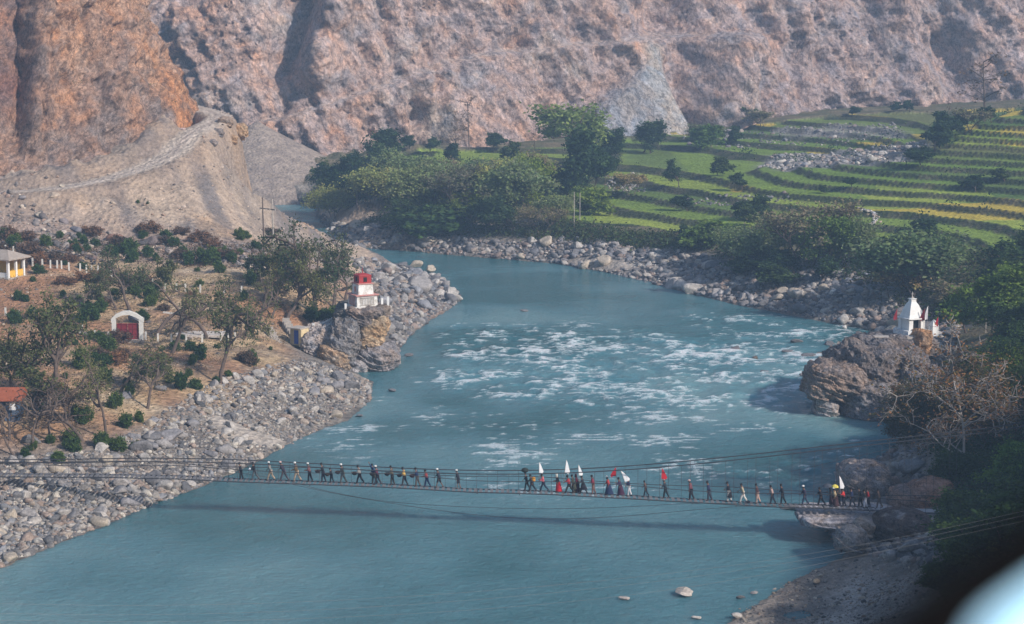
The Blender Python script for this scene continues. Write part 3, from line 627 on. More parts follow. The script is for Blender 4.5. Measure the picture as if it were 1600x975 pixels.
R_FAR = [(500, 335), (540, 352), (620, 362), (700, 372), (800, 380), (900, 375), (1000, 388), (1100, 400), (1200, 432), (1320, 440), (1420, 470), (1500, 500), (1490, 560), (1440, 540), (1385, 520), (1320, 508), (1150, 475), (1070, 456), (950, 426), (870, 411), (700, 397), (600, 388), (556, 385)]
R_FAR2 = [(1180, 405), (1300, 395), (1390, 410), (1400, 460), (1300, 460), (1200, 440)]
R_NEAR = [(1290, 800), (1400, 800), (1500, 815), (1480, 880), (1400, 880), (1330, 862), (1290, 835)]
BEACH = [(1130, 975), (1180, 930), (1260, 890), (1420, 860), (1480, 900), (1400, 975), (1250, 985)]
sc1 = Scatter()
def go(s, poly, n, lo, hi, tint=None, flat=1.0, skip=None, p=2.3):
    X, Y = area_pts(poly, n); 
    if skip is not None:
        m = ~inpoly(X, Y, masks_px(skip)); X, Y = X[m], Y[m]
    Z = bil(H, X, Y); m = Z > -0.35; X, Y, Z = X[m], Y[m], Z[m]; S = sizes(len(X), lo, hi, p); s.put(X, Y, Z, S, tint, flat)
SAND_L = [(325, 652), (352, 655), (402, 675), (445, 692), (425, 700), (370, 690), (335, 668)]
SAND_G = [(430, 600), (520, 584), (565, 590), (555, 600), (500, 610), (440, 616)]
SAND_F = [(875, 405), (905, 402), (1000, 413), (995, 420), (950, 425), (905, 418)]
go(sc1, L_NEAR, 9500, .13, .85, skip=SAND_L); go(sc1, [(-20, 740), (340, 745), (300, 766), (200, 806), (60, 862), (-20, 895)], 2400, .2, .9)
go(sc1, L_POINT, 2300, .25, 1.5, (.85, .87, .92), p=2.0); sc1.build('riverside_stones')
sc2 = Scatter(); go(sc2, R_FAR, 8000, .28, 1.4, (.84, .84, .88), skip=SAND_F, p=2.2); go(sc2, R_FAR2, 800, .4, 1.6, (.85, .88, .95)); sc2.build('far_bank_stones')
sc3 = Scatter(); go(sc3, R_NEAR, 900, .25, 1.0, (.75, .76, .8)); go(sc3, BEACH, 2600, .06, .35, (.8, .78, .75)); go(sc3, [(1405, 560), (1440, 540), (1540, 560), (1560, 660), (1420, 700), (1380, 690), (1400, 640)], 900, .3, 1.1, (.7, .72, .78))
go(sc3, [(1330, 735), (1400, 690), (1450, 690), (1440, 790), (1300, 795)], 350, .3, 1.2, (.7, .7, .75)); sc3.build('beach_stones')
sc4 = Scatter(); go(sc4, debris_px, 700, .35, 1.7, (1.0, 1.02, 1.06), p=1.8); go(sc4, [(1060, 205), (1400, 190), (1420, 214), (1230, 226), (1080, 232)], 420, .3, 1.3, (.75, .75, .8)); go(sc4, [(1060, 310), (1230, 300), (1240, 316), (1080, 322)], 110, .3, .8, (.7, .7, .75)); go(sc4, [(930, 275), (1000, 268), (1010, 300), (960, 305)], 120, .3, .9)
sc4.build('terrace_rubble')
sc5 = Scatter(); go(sc5, [(-20, 300), (60, 330), (200, 372), (350, 382), (470, 400), (480, 440), (380, 420), (250, 400), (120, 400), (-20, 380)], 1500, .18, 1.3, (1.0, .92, .88), p=1.7)
go(sc5, [(340, 205), (395, 222), (430, 290), (480, 345), (540, 395), (420, 385), (340, 380), (250, 370), (150, 350), (110, 320), (220, 290)], 6500, .08, .55, (1.15, 1.0, .9), p=2.4)
go(sc5, [(-20, 420), (250, 420), (470, 440), (470, 540), (300, 580), (200, 640), (150, 700), (-20, 710)], 900, .12, .7, (1.0, .88, .78)); go(sc5, [(0, 255), (70, 275), (180, 272), (70, 295), (0, 298)], 220, .2, .9, (1.1, .95, .85)); sc5.build('slope_rubble')

# --- the largest boulders, each one a thing
BV = []
for i in range(9):
    V, Fs = boulder_verts(3, 700 + i, .68, 9); BV.append((V, Fs))
def one_boulder(px, py, w, label, tone=(.34, .32, .30), group=None, flat=1.0, name='boulder', z=None, var=None, sub=None, cat='boulder', asp=1.0):
    p = G(px, py) if z is None else atZ(px, py, z); V, Fs = BV[(var if var is not None else int(rng.integers(9)))]
    if sub: V, Fs = boulder_verts(sub, 1300 + int(px), .7, 9)
    dist = (p - Vector((0, 0, CH))).length; r = w / F * dist / 2
    V = V.copy(); V[:, 2] *= flat; V[:, 1] *= asp; a = rng.uniform(-.5, .5)
    Rm = np.array([[math.cos(a), -math.sin(a), 0], [math.sin(a), math.cos(a), 0], [0, 0, 1]]); V = (V @ Rm.T) * r * 1.05
    if sub: V = V * (1 + .05 * crease(V * 1.5, 3, 5))[:, None]
    t = np.array(tone) * 1.0; c = np.tile(t, (len(V), 1)) * (1 + .25 * fbm(V * .8 + px, 3, 9))[:, None]
    me = np_mesh(name, V, Fs, M_ROCK, True, c); o = link(name, me); o.location = (p.x, p.y + r * .5, p.z + r * (.30 if z is None else .45) * flat)
    tag(o, label, cat, group); return o
PALE, MID, DRK, TAN, ORG = (.44, .41, .38), (.32, .30, .29), (.17, .165, .17), (.42, .36, .29), (.40, .25, .17)
one_boulder(158, 822, 26, 'pale smooth boulder at the water edge of the left bank, below the footbridge', PALE)
one_boulder(296, 762, 18, 'cream boulder in the shallows just below the left end of the crossing', PALE)
one_boulder(240, 692, 36, 'large dark grey boulder among pale stones above the footbridge on the left', DRK)
one_boulder(48, 697, 30, 'dark slab boulder under the bent bare trees at the lower left', DRK)
one_boulder(96, 762, 24, 'grey rounded boulder directly under the footbridge deck near the left edge', MID)
one_boulder(190, 764, 34, 'long grey boulder lying just below the footbridge deck on the left bank', MID)
one_boulder(324, 648, 20, 'tan boulder at the upper end of the small sand patch on the left bank', TAN)
one_boulder(500, 588, 20, 'grey boulder on the gravel spit below the red-topped shrine', MID)
one_boulder(672, 424, 20, 'tan boulder at the upper end of the stony point, behind the red-topped shrine', TAN, z=.3)
one_boulder(648, 418, 26, 'big tan boulder heading the stony point where the scree meets the river', TAN)
one_boulder(652, 455, 44, 'long pale grey boulder in the middle of the stony point', MID)
one_boulder(705, 462, 26, 'pale boulder at the very tip of the stony point', PALE, z=.25)
one_boulder(715, 470, 18, 'small pale boulder in the water off the tip of the stony point', PALE, z=.1)
one_boulder(676, 436, 16, 'lone pale rock standing in the water upstream of the stony point', PALE, z=0)
one_boulder(692, 447, 12, 'little pale rock in the water beside the tip of the stony point', PALE, z=0)
one_boulder(617, 517, 26, 'dark grey boulder between the stony point and the shrine crag', DRK)
one_boulder(641, 557, 18, 'flat dark rock awash in the river just off the shrine crag', DRK, z=0, flat=.5)
one_boulder(1150, 549, 28, 'dark rock breaking the rapids in midstream', DRK, z=0, flat=.55)
one_boulder(1180, 561, 16, 'brown wet rock in the rapids just right of the dark midstream rock', (.2, .15, .12), z=0, flat=.55)
one_boulder(1215, 571, 14, 'small wet rock among the rapids left of the headland', DRK, z=0, flat=.55)
one_boulder(1266, 560, 26, 'low dark rock awash just upstream of the right headland', DRK, z=0, flat=.55)
one_boulder(1246, 536, 22, 'grey rock awash in the shallows off the far right bank', DRK, z=0, flat=.5)
one_boulder(1283, 555, 14, 'small brown rock in foam close to the right headland', (.2, .16, .14), z=0, flat=.6)
one_boulder(1325, 535, 14, 'small grey rock off the stony bank in front of the white shrine', MID, z=0, flat=.6)
one_boulder(1320, 514, 12, 'white stone standing in the water near the right bank', (.6, .58, .55), z=0)
one_boulder(1216, 571, 10, 'tiny wet rock beside another in the rapids', DRK, z=0, flat=.5)
one_boulder(1070, 932, 32, 'pale flat-topped boulder standing in the calm water at the bottom centre right', (.5, .45, .40), z=0, flat=.75, sub=4)
one_boulder(975, 938, 18, 'small pale rock in calm water left of the flat-topped boulder', (.45, .40, .37), z=0, flat=.6)
one_boulder(1088, 968, 16, 'small pale stone in the shallows at the bottom of the picture', PALE, z=0, flat=.6)
one_boulder(1150, 966, 24, 'flat pale stone at the edge of the gravel beach, bottom right', PALE, z=.1, flat=.5)
one_boulder(1158, 936, 16, 'dark stone at the water edge of the gravel beach', DRK, z=0, flat=.6)
one_boulder(1180, 929, 14, 'small grey stone beside the dark one at the beach edge', MID, z=0, flat=.6)
one_boulder(1278, 912, 14, 'small cubic tan block on the gravel beach', (.5, .36, .24), z=.5)
one_boulder(1305, 459, 14, 'rounded white boulder halfway up the dark stone bank on the right', (.62, .6, .56))
one_boulder(818, 487, 16, 'dark rock barely showing in the smooth water above the rapids', DRK, z=0, flat=.35)
one_boulder(620, 375, 24, 'pale boulder on the far stony bank below the willows at left', MID)
one_boulder(668, 385, 28, 'tan boulder at the waterline of the far bank below the willows', TAN)
one_boulder(572, 362, 18, 'grey boulder on the far stony bank beside the spur', MID)
one_boulder(480, 320, 26, 'rounded grey boulder at the far river bend', DRK)
one_boulder(1120, 462, 26, 'grey-brown boulder on the far stony bank right of the sand patch', MID)
one_boulder(1400, 738, 26, 'pale block between the huge flat-topped boulder and the stony cove', (.4, .37, .35))
one_boulder(1430, 740, 44, 'dark rounded boulder right of the huge flat-topped one', (.2, .2, .21), sub=4)
one_boulder(1395, 772, 50, 'brown boulder just behind the people at the right end of the footbridge', (.25, .19, .165), sub=4)
one_boulder(1240, 799, 44, 'low dark mussel-grey rock under the right part of the footbridge', (.16, .15, .14), flat=.45, sub=4)
one_boulder(1298, 831, 32, 'pale oval boulder in the water below the concrete ledge', (.42, .39, .36), flat=.7)
one_boulder(1298, 815, 22, 'tan boulder squeezed under the edge of the concrete ledge', (.42, .34, .27))
one_boulder(1350, 822, 40, 'tan-topped boulder behind the large grey one under the footbridge end', (.38, .31, .25), sub=4)
one_boulder(1425, 868, 46, 'grey boulder on the dark stony shore below the footbridge end', (.26, .25, .25), sub=4)
one_boulder(1395, 878, 34, 'grey boulder at the back of the gravel beach', (.25, .24, .24))
one_boulder(1345, 858, 18, 'small pale stone beside the large grey water-edge boulder', PALE)
one_boulder(1480, 835, 34, 'dark grey boulder near the shrubs at the right shore', (.2, .2, .2))
one_boulder(95, 293, 0.1 + 10, 'small rock on the inner edge of the dirt road', TAN)
one_boulder(284, 204, 16, 'pink broken blocks dropped at the foot of the orange cliff', (.48, .36, .33), flat=.6)
one_boulder(178, 378, 26, 'rust-brown boulder at the foot of the scree', (.22, .13, .10))
one_boulder(240, 385, 34, 'dark broken boulder at the foot of the scree, left of centre', (.19, .15, .14))
one_boulder(98, 350, 18, 'big dark block resting under the rubble slope', (.2, .17, .17))
one_boulder(118, 364, 20, 'dark slate block below the rubble slope', (.19, .18, .2))
one_boulder(83, 310, 22, 'pale tan block high on the rubble slope', (.46, .37, .29))
one_boulder(35, 328, 14, 'pale block on the left of the rubble slope', (.48, .40, .33))
one_boulder(97, 467, 20, 'dark mound-shaped rock on the dry field below the pavilion', (.16, .12, .12), flat=.7)
one_boulder(142, 406, 18, 'brown rounded rock above the upper row of fence posts', (.17, .12, .11))
one_boulder(210, 505, 26, 'grey rock seen through the arch of the gateway', DRK)
one_boulder(281, 608, 22, 'dark grey boulder between green bushes at the lower left slope', DRK)
one_boulder(250, 612, 20, 'dark boulder on the lower slope left of another under green bushes', DRK)
one_boulder(196, 622, 24, 'dark grey boulder beside a slender bare trunk on the lower slope', (.2, .19, .2))
for x, y, w, lb in ((1195, 583, 14, 'small dark rock in foam at the lower edge of the rapids'), (1232, 553, 20, 'dark wet rock between the midstream rocks and the headland'), (1296, 540, 22, 'dark rock just off the stony shore above the headland'), (1340, 548, 20, 'dark rock in the shallows close under the white shrine'), (1255, 590, 18, 'dark rock lapped by foam at the nose of the headland'), (560, 652, 14, 'dark stone in the shallows off the gravel spit'), (612, 612, 12, 'dark stone awash right of the gravel spit')): one_boulder(x, y, w, lb, DRK, z=0, flat=.6)
# repeats: the larger stones of the two banks
def many(poly, n, lo, hi, label, group, tones, flat=1.0):
    X, Y = area_pts(poly, n); 
    for x, y in zip(X, Y):
        z = hgt(x, y)
        if z < -.1: continue
        V, Fs = 0, 0; s = float(sizes(1, lo, hi, 1.6)[0]); k = int(rng.integers(9)); key = (group, k)
        if key not in MESHES:
            Vv, Ff = BV[k]; t = np.array(tones[k % len(tones)]); MESHES[key] = np_mesh('boulder', Vv, Ff, M_ROCK, True, np.tile(t, (len(Vv), 1)) * (1 + .25 * fbm(Vv * 1.5 + k, 3, 9))[:, None])
        o = link('boulder', MESHES[key]); o.location = (x, y, z + .18 * s); o.scale = (s, s, s * flat); o.rotation_euler = (rng.normal(0, .12), rng.normal(0, .12), rng.uniform(0, 6.28)); tag(o, label, 'boulder', group); AUTO.append(o)
MESHES = {}; AUTO = []
many(L_NEAR, 95, .75, 1.35, 'rounded grey boulder among the stones of the near left bank', 'larger boulders of the near left bank', [PALE, MID, DRK, TAN, (.27, .26, .27)])
many(L_POINT, 45, 1.1, 2.0, 'angular grey boulder of the stony point beyond the red-topped shrine', 'boulders of the stony point', [MID, PALE, (.27, .27, .29), DRK])
many(R_FAR, 80, 1.1, 2.1, 'weathered boulder along the far stony bank below the terraces', 'larger boulders of the far bank', [PALE, MID, TAN, DRK])

# ================================================================== CRAGS (rock outcrops that carry the two shrines)
def lump(px0, px1, py0, py1, Y, depth, seed, boxy=3.2, tilt=0.0, amp=.17, tone=(.24, .22, .21)):
    c = G((px0 + px1) / 2, (py0 + py1) / 2) + Vector((0, .8, 0)) if Y is None else atY((px0 + px1) / 2, (py0 + py1) / 2, Y); sc_ = (c - Vector((0, 0, CH))).length / F; rx = (px1 - px0) / 2 * sc_; rz2 = (py1 - py0) / 2 * sc_
    V, Fs = ICO[6] if (px1 - px0) * (py1 - py0) > 900 else ICO[4]; V = V.copy(); p = boxy; n = (np.abs(V) ** p).sum(1) ** (1 / p); V /= n[:, None]
    V = V * np.array([rx, depth / 2, rz2]); V[:, 0] += tilt * V[:, 2]
    W = V + np.array(c[:])
    s = 1 + amp * (crease(W / 2.2, 4, seed) * .8 + fbm(np.stack([W[:, 0] + W[:, 2] * .5, W[:, 1], W[:, 2] * .6], 1) / 1.6, 4, seed + 7, .62) * .9 + ridged(np.stack([W[:, 0], W[:, 1], W[:, 2] * 2.4 + W[:, 0] * .5], 1) / 3.2, 4, seed + 3) * .6 + fbm(W / 4, 2, seed + 4))
    W = np.array(c[:]) + V * s[:, None]
    t = (W[:, 2] + W[:, 0] * .3) / .8 + fbm(W / 3, 2, seed) * 1.0; W += (V / (np.linalg.norm(V, axis=1)[:, None] + 1e-6)) * ((t - np.floor(t)) * .30)[:, None]
    col = np.tile(np.array(tone), (len(V), 1)) * (1 + .35 * fbm(W / 1.4, 4, seed + 9))[:, None]
    col = mixc(col, (.42, .40, .37), sst(.25, .6, fbm(W / 1.1, 4, seed + 12)) * .5)
    return W, Fs, col
def crag(name, lumps, label):
    Vs, Fs, Cs, n = [], [], [], 0
    for l in lumps:
        V, f, c = lump(*l[0], **l[1]); Vs.append(V); Fs.append(f + n); Cs.append(c); n += len(V)
    o = link(name, np_mesh(name, np.concatenate(Vs), np.concatenate(Fs), M_CRAG2, False, np.clip(np.concatenate(Cs), .02, .7))); tag(o, label, 'rock'); return o
GRY, BRN, OCH, LGT = (.29, .27, .26), (.27, .22, .185), (.50, .37, .23), (.38, .355, .335)
crag('rock_outcrop', [((480, 535, 512, 580, 268, 9, 1), dict(tone=LGT)), ((478, 530, 508, 545, 272, 9, 2), dict(tone=BRN, tilt=.8)), ((522, 563, 500, 582, 266.5, 8, 3), dict(tone=(.23, .225, .22))),
    ((500, 545, 540, 588, 264.5, 6, 4), dict(tone=(.38, .29, .2))), ((556, 616, 540, 578, 267, 7, 5), dict(tone=GRY)), ((560, 600, 492, 552, 268, 6, 6), dict(tone=OCH, tilt=.25)), ((544, 604, 478, 506, 269, 7, 7), dict(tone=BRN, boxy=4)),
    ((525, 572, 478, 520, 271, 9, 8), dict(tone=(.14, .14, .13))), ((548, 575, 560, 590, 265, 4, 9), dict(tone=LGT)), ((580, 606, 478, 502, 268, 4, 10), dict(tone=(.2, .17, .14), tilt=.4))],
    'rugged grey and ochre crag rising from the water under the red-topped shrine')
crag('rock_headland', [((1262, 1345, 566, 618, 238, 9, 21), dict(tone=BRN, tilt=.2)), ((1300, 1400, 545, 650, 241, 13, 22), dict(tone=(.19, .17, .16))), ((1330, 1430, 532, 604, 245, 12, 23), dict(tone=(.18, .165, .16), boxy=4)),
    ((1325, 1420, 598, 668, 237, 9, 24), dict(tone=(.22, .205, .20))), ((1395, 1455, 560, 668, 240, 12, 25), dict(tone=(.2, .18, .17))), ((1420, 1444, 526, 575, 243.5, 4, 26), dict(tone=(.40, .25, .14), tilt=.35, amp=.3, boxy=4)),
    ((1272, 1305, 618, 656, 236, 4, 27), dict(tone=LGT)), ((1382, 1456, 522, 548, 247.5, 9, 28), dict(tone=(.23, .21, .2), boxy=5, amp=.05))],
    'dark jagged headland of rock jutting into the river under the white shrine')

crag('boulder', [((1312, 1386, 727, 776, 196, 7, 41), dict(tone=(.27, .25, .245), amp=.06, boxy=3.6)), ((1330, 1390, 745, 785, 194, 5, 42), dict(tone=(.2, .185, .18), amp=.06))], 'huge flat-topped grey boulder beyond the right end of the footbridge')
crag('boulder', [((1390, 1440, 762, 800, 184, 5, 43), dict(tone=(.27, .2, .17), amp=.06, boxy=2.4)), ((1415, 1485, 750, 808, 183.5, 5, 44), dict(tone=(.33, .2, .145), amp=.06, boxy=2.3, tilt=.3))], 'broad orange-brown boulder beside the right end of the footbridge')
crag('boulder', [((1306, 1352, 826, 860, 172, 3.5, 45), dict(tone=(.29, .275, .26), amp=.05, boxy=2.3)), ((1334, 1362, 814, 838, 174.5, 2.4, 46), dict(tone=(.34, .29, .24), amp=.05, boxy=2.3))], 'large grey boulder at the water edge below the right end of the footbridge')
crag('boulder', [((1368, 1450, 800, 845, 176.5, 5, 47), dict(tone=(.13, .10, .09), amp=.06, boxy=2.6))], 'dark brown boulder in the shadow under the right end of the footbridge')
crag('rock_ledge', [((1252, 1398, 798, 814, 180.5, 7, 48), dict(tone=(.42, .40, .40), amp=.03, boxy=5))], 'smooth pale flat ledge in the water under the right part of the footbridge')

_e = [(352, 196, 22), (372, 208, 26), (392, 222, 28), (404, 240, 24), (414, 258, 24), (424, 276, 20), (384, 232, 18), (398, 256, 20), (340, 208, 14), (436, 296, 16), (362, 222, 14), (330, 226, 12)]
_l = ['orange broken rock at the top bend of the dirt road', 'grey rock on the road edge just below the top bend', 'largest orange rock on the outer edge of the scree spur', 'dark grey rock halfway along the spur edge', 'ochre rock on the spur edge above the river bend', 'low orange rock near the foot of the spur edge', 'small grey rock inside the spur edge', 'rock set back from the middle of the spur edge', 'small orange rock beside the road bend', 'lowest rock of the spur edge by the electric pole', 'small ochre rock just below the road bend', 'smallest grey rock on the slope under the road bend']
for i, (x, y, w) in enumerate(_e): o = crag('rock_outcrop', [((x - w / 2, x + w / 2, y - w * .4, y + w * .4, None, w * .09, 60 + i), dict(tone=((.34, .25, .18), (.42, .28, .16), (.25, .23, .22))[i % 3], amp=.22, boxy=3))], _l[i]); o['group'] = 'broken rocks along the edge of the scree spur'
for i, (x, y, w, lb) in enumerate([(232, 318, 9, 'small grey stone alone on the scree above the dry field'), (60, 340, 16, 'tan angular block on the rubble slope behind the pavilion')]): one_boulder(x, y, w, lb, TAN)
# ================================================================== VEGETATION
def rv(r, s=1.0): return Vector((r.gauss(0, s), r.gauss(0, s), r.gauss(0, s)))
def leaf_cloud(tips, per, rad, size, cols, r, droop=0.0, aspect=.6):
    """small leaf faces spread round the twig ends"""
    n = len(tips) * per; rg = np.random.default_rng(r.randrange(1 << 30)); T = np.array([tuple(t[0]) for t in tips]); K = np.array([t[1] for t in tips])
    idx = np.repeat(np.arange(len(T)), per); P = T[idx] + rg.normal(size=(n, 3)) * (rad * K[idx])[:, None] * np.array([1, 1, .7]); P[:, 2] -= droop * np.abs(rg.normal(size=n))
    a = rg.normal(size=(n, 3)); a[:, 2] *= .6; a /= np.linalg.norm(a, axis=1)[:, None]; b = rg.normal(size=(n, 3)); b = b - (a * b).sum(1)[:, None] * a; b /= np.linalg.norm(b, axis=1)[:, None] + 1e-9
    s = size * rg.uniform(.6, 1.35, n)[:, None]; V = np.stack([P - a * s, P + b * s * aspect, P + a * s, P - b * s * aspect], 1).reshape(-1, 3)
    Fs = np.arange(n * 4).reshape(-1, 4); c0 = np.array(cols)[rg.integers(len(cols), size=len(T))][idx] * rg.uniform(.75, 1.25, (n, 1)); C_ = np.repeat(c0, 4, 0)
    return V, Fs, C_
def tree_meshes(seed, H_, W_, kind):
    r = random.Random(seed); mb = MB(); tips = []
    def grow(p, d, L, rad, lev, bend):
        m = 4 if lev < 2 else 3; pts = [p]; q = p.copy(); dd = d.copy()
        for i in range(m):
            dd = (dd + rv(r, bend) + Vector((0, 0, kind['up'] * (0.12 if lev else 0.05)))).normalized(); q = q + dd * L / m; pts.append(q.copy())
        mb.tube(pts, [rad * (1 - .6 * i / m) + .006 for i in range(m + 1)], 6 if lev == 0 else (4 if lev == 1 else 3), cap=False)
        if lev >= kind['lev']:
            tips.append((pts[-1], r.uniform(.6, 1.3))); 
            if kind.get('mid', 1): tips.append((pts[-2], r.uniform(.5, 1.0)))
            return
        nb = kind['nb'][min(lev, len(kind['nb']) - 1)]
        for k in range(nb):
            t = r.uniform(kind['t0'] if lev == 0 else .3, 1.0) if k else 1.0; i = min(m - 1, int(t * m)); base = pts[i].lerp(pts[i + 1], t * m - i) if t < 1 else pts[-1]
            ax = rv(r).normalized(); side = (ax - dd * ax.dot(dd)).normalized(); ang = kind['ang'] * r.uniform(.6, 1.25)
            nd = dd * math.cos(ang) + side * math.sin(ang); nd.z += kind['up'] * .25; nd.x *= W_ ; nd.y *= W_; nd.normalize()
            grow(base, nd, L * r.uniform(*kind['dec']), rad * (.62 if k else .75), lev + 1, bend * 1.15)
    lean = kind.get('lean', 0); fl = kind['trunk']; multi = kind.get('multi', 1)
    for s in range(multi):
        d0 = Vector((lean + (r.uniform(-.45, .45) if multi > 1 else r.uniform(-.08, .08)), r.uniform(-.2, .2), 1)).normalized()
        grow(Vector((r.uniform(-.3, .3) * (multi > 1), r.uniform(-.3, .3) * (multi > 1), -.3)), d0, H_ * fl, H_ * kind['rad'] / math.sqrt(multi), 0, kind['bend'])
    top = max(t[0].z for t in tips); k = (H_ * .95) / top
    mb.v = [(v[0] * k, v[1] * k, v[2] * k) for v in mb.v]; tips = [(t[0] * k, t[1]) for t in tips]
    if kind.get('fill'):
        cen = sum((t[0] for t in tips), Vector()) / len(tips)
        tips += [(t[0].lerp(cen, r.uniform(.1, .6)), t[1]) for t in tips for _ in range(kind['fill'])]
    tm = mb.mesh('trunk', M_BARKP if kind.get('pale') else M_BARK, True); cm = None
    if kind['leaf']:
        V, Fs, C_ = leaf_cloud(tips, kind['leaf'], kind['lr'] * H_, kind['ls'], kind['cols'], r, kind.get('droop', 0)); cm = np_mesh('crown', V, Fs, M_LEAF, False, C_)
    return tm, cm
G_WIL = [(.20, .26, .10), (.25, .30, .12), (.17, .23, .10), (.22, .24, .13)]
G_DRK = [(.05, .085, .035), (.07, .115, .045), (.035, .065, .035)]
G_MID = [(.06, .105, .03), (.09, .14, .04), (.045, .085, .03)]
G_LIT = [(.13, .20, .045), (.16, .23, .05), (.10, .17, .04)]
G_OLV = [(.12, .145, .06), (.16, .17, .08), (.085, .11, .05)]
G_BRN = [(.16, .11, .07), (.20, .125, .065), (.12, .09, .06)]
G_FG = [(.035, .07, .025), (.06, .105, .03), (.045, .08, .03)]
K = dict(
 willow=dict(lev=3, nb=(7, 5, 4), t0=.35, ang=.62, up=.5, dec=(.5, .72), trunk=.42, rad=.013, bend=.10, leaf=16, lr=.07, ls=.21, cols=G_WIL, multi=3, fill=0),
 dense=dict(lev=3, nb=(6, 4, 3), t0=.25, ang=.8, up=.35, dec=(.5, .75), trunk=.5, rad=.020, bend=.16, leaf=24, lr=.055, ls=.21, cols=G_DRK, fill=1),
 round=dict(lev=3, nb=(6, 5, 3), t0=.45, ang=.8, up=.3, dec=(.55, .72), trunk=.42, rad=.024, bend=.08, leaf=22, lr=.055, ls=.24, cols=[(.14, .21, .075), (.17, .24, .085), (.115, .18, .07)]),
 column=dict(lev=2, nb=(14, 4), t0=.12, ang=1.0, up=.6, dec=(.22, .34), trunk=.9, rad=.014, bend=.05, leaf=26, lr=.06, ls=.24, cols=G_DRK, fill=1),
 light=dict(lev=3, nb=(5, 4, 3), t0=.2, ang=.7, up=.4, dec=(.5, .7), trunk=.4, rad=.012, bend=.12, leaf=20, lr=.06, ls=.2, cols=G_LIT, multi=4),
 gnarl=dict(lev=3, nb=(3, 3, 3), t0=.6, ang=.75, up=.18, dec=(.5, .72), trunk=.6, rad=.034, bend=.22, leaf=20, lr=.045, ls=.13, cols=G_OLV, mid=1),
 gdense=dict(lev=3, nb=(5, 4, 3), t0=.5, ang=.8, up=.2, dec=(.5, .75), trunk=.48, rad=.030, bend=.2, leaf=22, lr=.055, ls=.14, cols=[(.075, .10, .045), (.11, .135, .06), (.14, .15, .075)], fill=0),
 bare=dict(lev=4, nb=(9, 5, 4, 4), t0=.28, ang=.95, up=.22, dec=(.42, .66), trunk=.72, rad=.013, bend=.13, leaf=2, lr=.035, ls=.07, cols=[(.16, .11, .07), (.12, .10, .05), (.20, .12, .08)], pale=1),
 gbare=dict(lev=3, nb=(4, 3, 3), t0=.4, ang=.8, up=.12, dec=(.5, .7), trunk=.6, rad=.028, bend=.24, leaf=2, lr=.05, ls=.10, cols=G_BRN),
 mast=dict(lev=2, nb=(11, 3), t0=.35, ang=1.25, up=.15, dec=(.16, .3), trunk=1.0, rad=.012, bend=.025, leaf=3, lr=.03, ls=.16, cols=G_BRN),
 brown=dict(lev=3, nb=(6, 4, 4), t0=.3, ang=.7, up=.4, dec=(.5, .72), trunk=.42, rad=.016, bend=.1, leaf=9, lr=.05, ls=.16, cols=[(.23, .20, .12), (.20, .21, .10), (.27, .22, .15)], multi=2),
 scrub=dict(lev=2, nb=(6, 5), t0=.1, ang=.8, up=.3, dec=(.55, .8), trunk=.5, rad=.02, bend=.15, leaf=9, lr=.10, ls=.10, cols=[(.17, .11, .08), (.22, .13, .085), (.12, .09, .07)], multi=4),
 bush=dict(lev=2, nb=(5, 4), t0=.1, ang=.8, up=.3, dec=(.55, .8), trunk=.5, rad=.03, bend=.15, leaf=30, lr=.12, ls=.11, cols=G_MID, multi=3),
 fg=dict(lev=3, nb=(6, 4, 3), t0=.15, ang=.75, up=.35, dec=(.5, .72), trunk=.45, rad=.012, bend=.12, leaf=26, lr=.055, ls=.13, cols=G_FG, multi=4),
 fgolive=dict(lev=3, nb=(7, 5, 4), t0=.2, ang=.7, up=.35, dec=(.5, .75), trunk=.45, rad=.012, bend=.12, leaf=14, lr=.05, ls=.10, cols=[(.10, .095, .04), (.13, .10, .05), (.07, .08, .035), (.12, .07, .05)], multi=5),
 fglit=dict(lev=3, nb=(6, 4, 3), t0=.15, ang=.75, up=.35, dec=(.5, .72), trunk=.45, rad=.010, bend=.12, leaf=24, lr=.06, ls=.13, cols=[(.09, .18, .03), (.12, .22, .04), (.06, .12, .03)], multi=5),
)
TM = {}
def variant(kind, H_, var, W_=1.0, lean=0.0):
    hb_ = {'bush': 1.5, 'scrub': 1.5}.get(kind, 9.0 if H_ > 6 else 5.0); key = (kind, hb_, var, round(lean, 1))
    if key not in TM:
        k = dict(K[kind]); k['lean'] = lean
        TM[key] = tree_meshes(hash((kind, var)) % 1 if False else (sum(map(ord, kind)) * 31 + var * 7 + int(lean * 10)), hb_, 1.0, k)
    return TM[key], hb_
def plant(px, py, hpx, kind, label, cat='tree', group=None, wide=1.0, var=None, lean=0.0, name=None, yoff=0.0, rz=None, ymin=110.0):
    p = G(px, py, ymin); p.y += yoff; p.z = max(hgt(p.x, p.y), 0) - .1; dist = (p - Vector((0, 0, CH))).length; Hm = hpx / F * dist
    var = var if var is not None else random.randrange(3); (tm, cm), hb_ = variant(kind, Hm, var, lean=lean); s = Hm / hb_
    rz = (random.uniform(0, 6.28) if not lean else random.uniform(-.3, .3)) if rz is None else rz
    e = empty(name or ('tree' if cat == 'tree' else cat.replace(' ', '_')), p, rz); e.scale = (s * wide, s * wide, s)
    t = bpy.data.objects.new('trunk' if cat == 'tree' else 'stem', tm); COL.objects.link(t); t.parent = e
    if cm:
        c = bpy.data.objects.new('crown' if cat == 'tree' else 'foliage', cm); COL.objects.link(c); c.parent = e
    tag(e, label, cat, group)
    if cat == 'bush': AUTO.append(e)
    return e
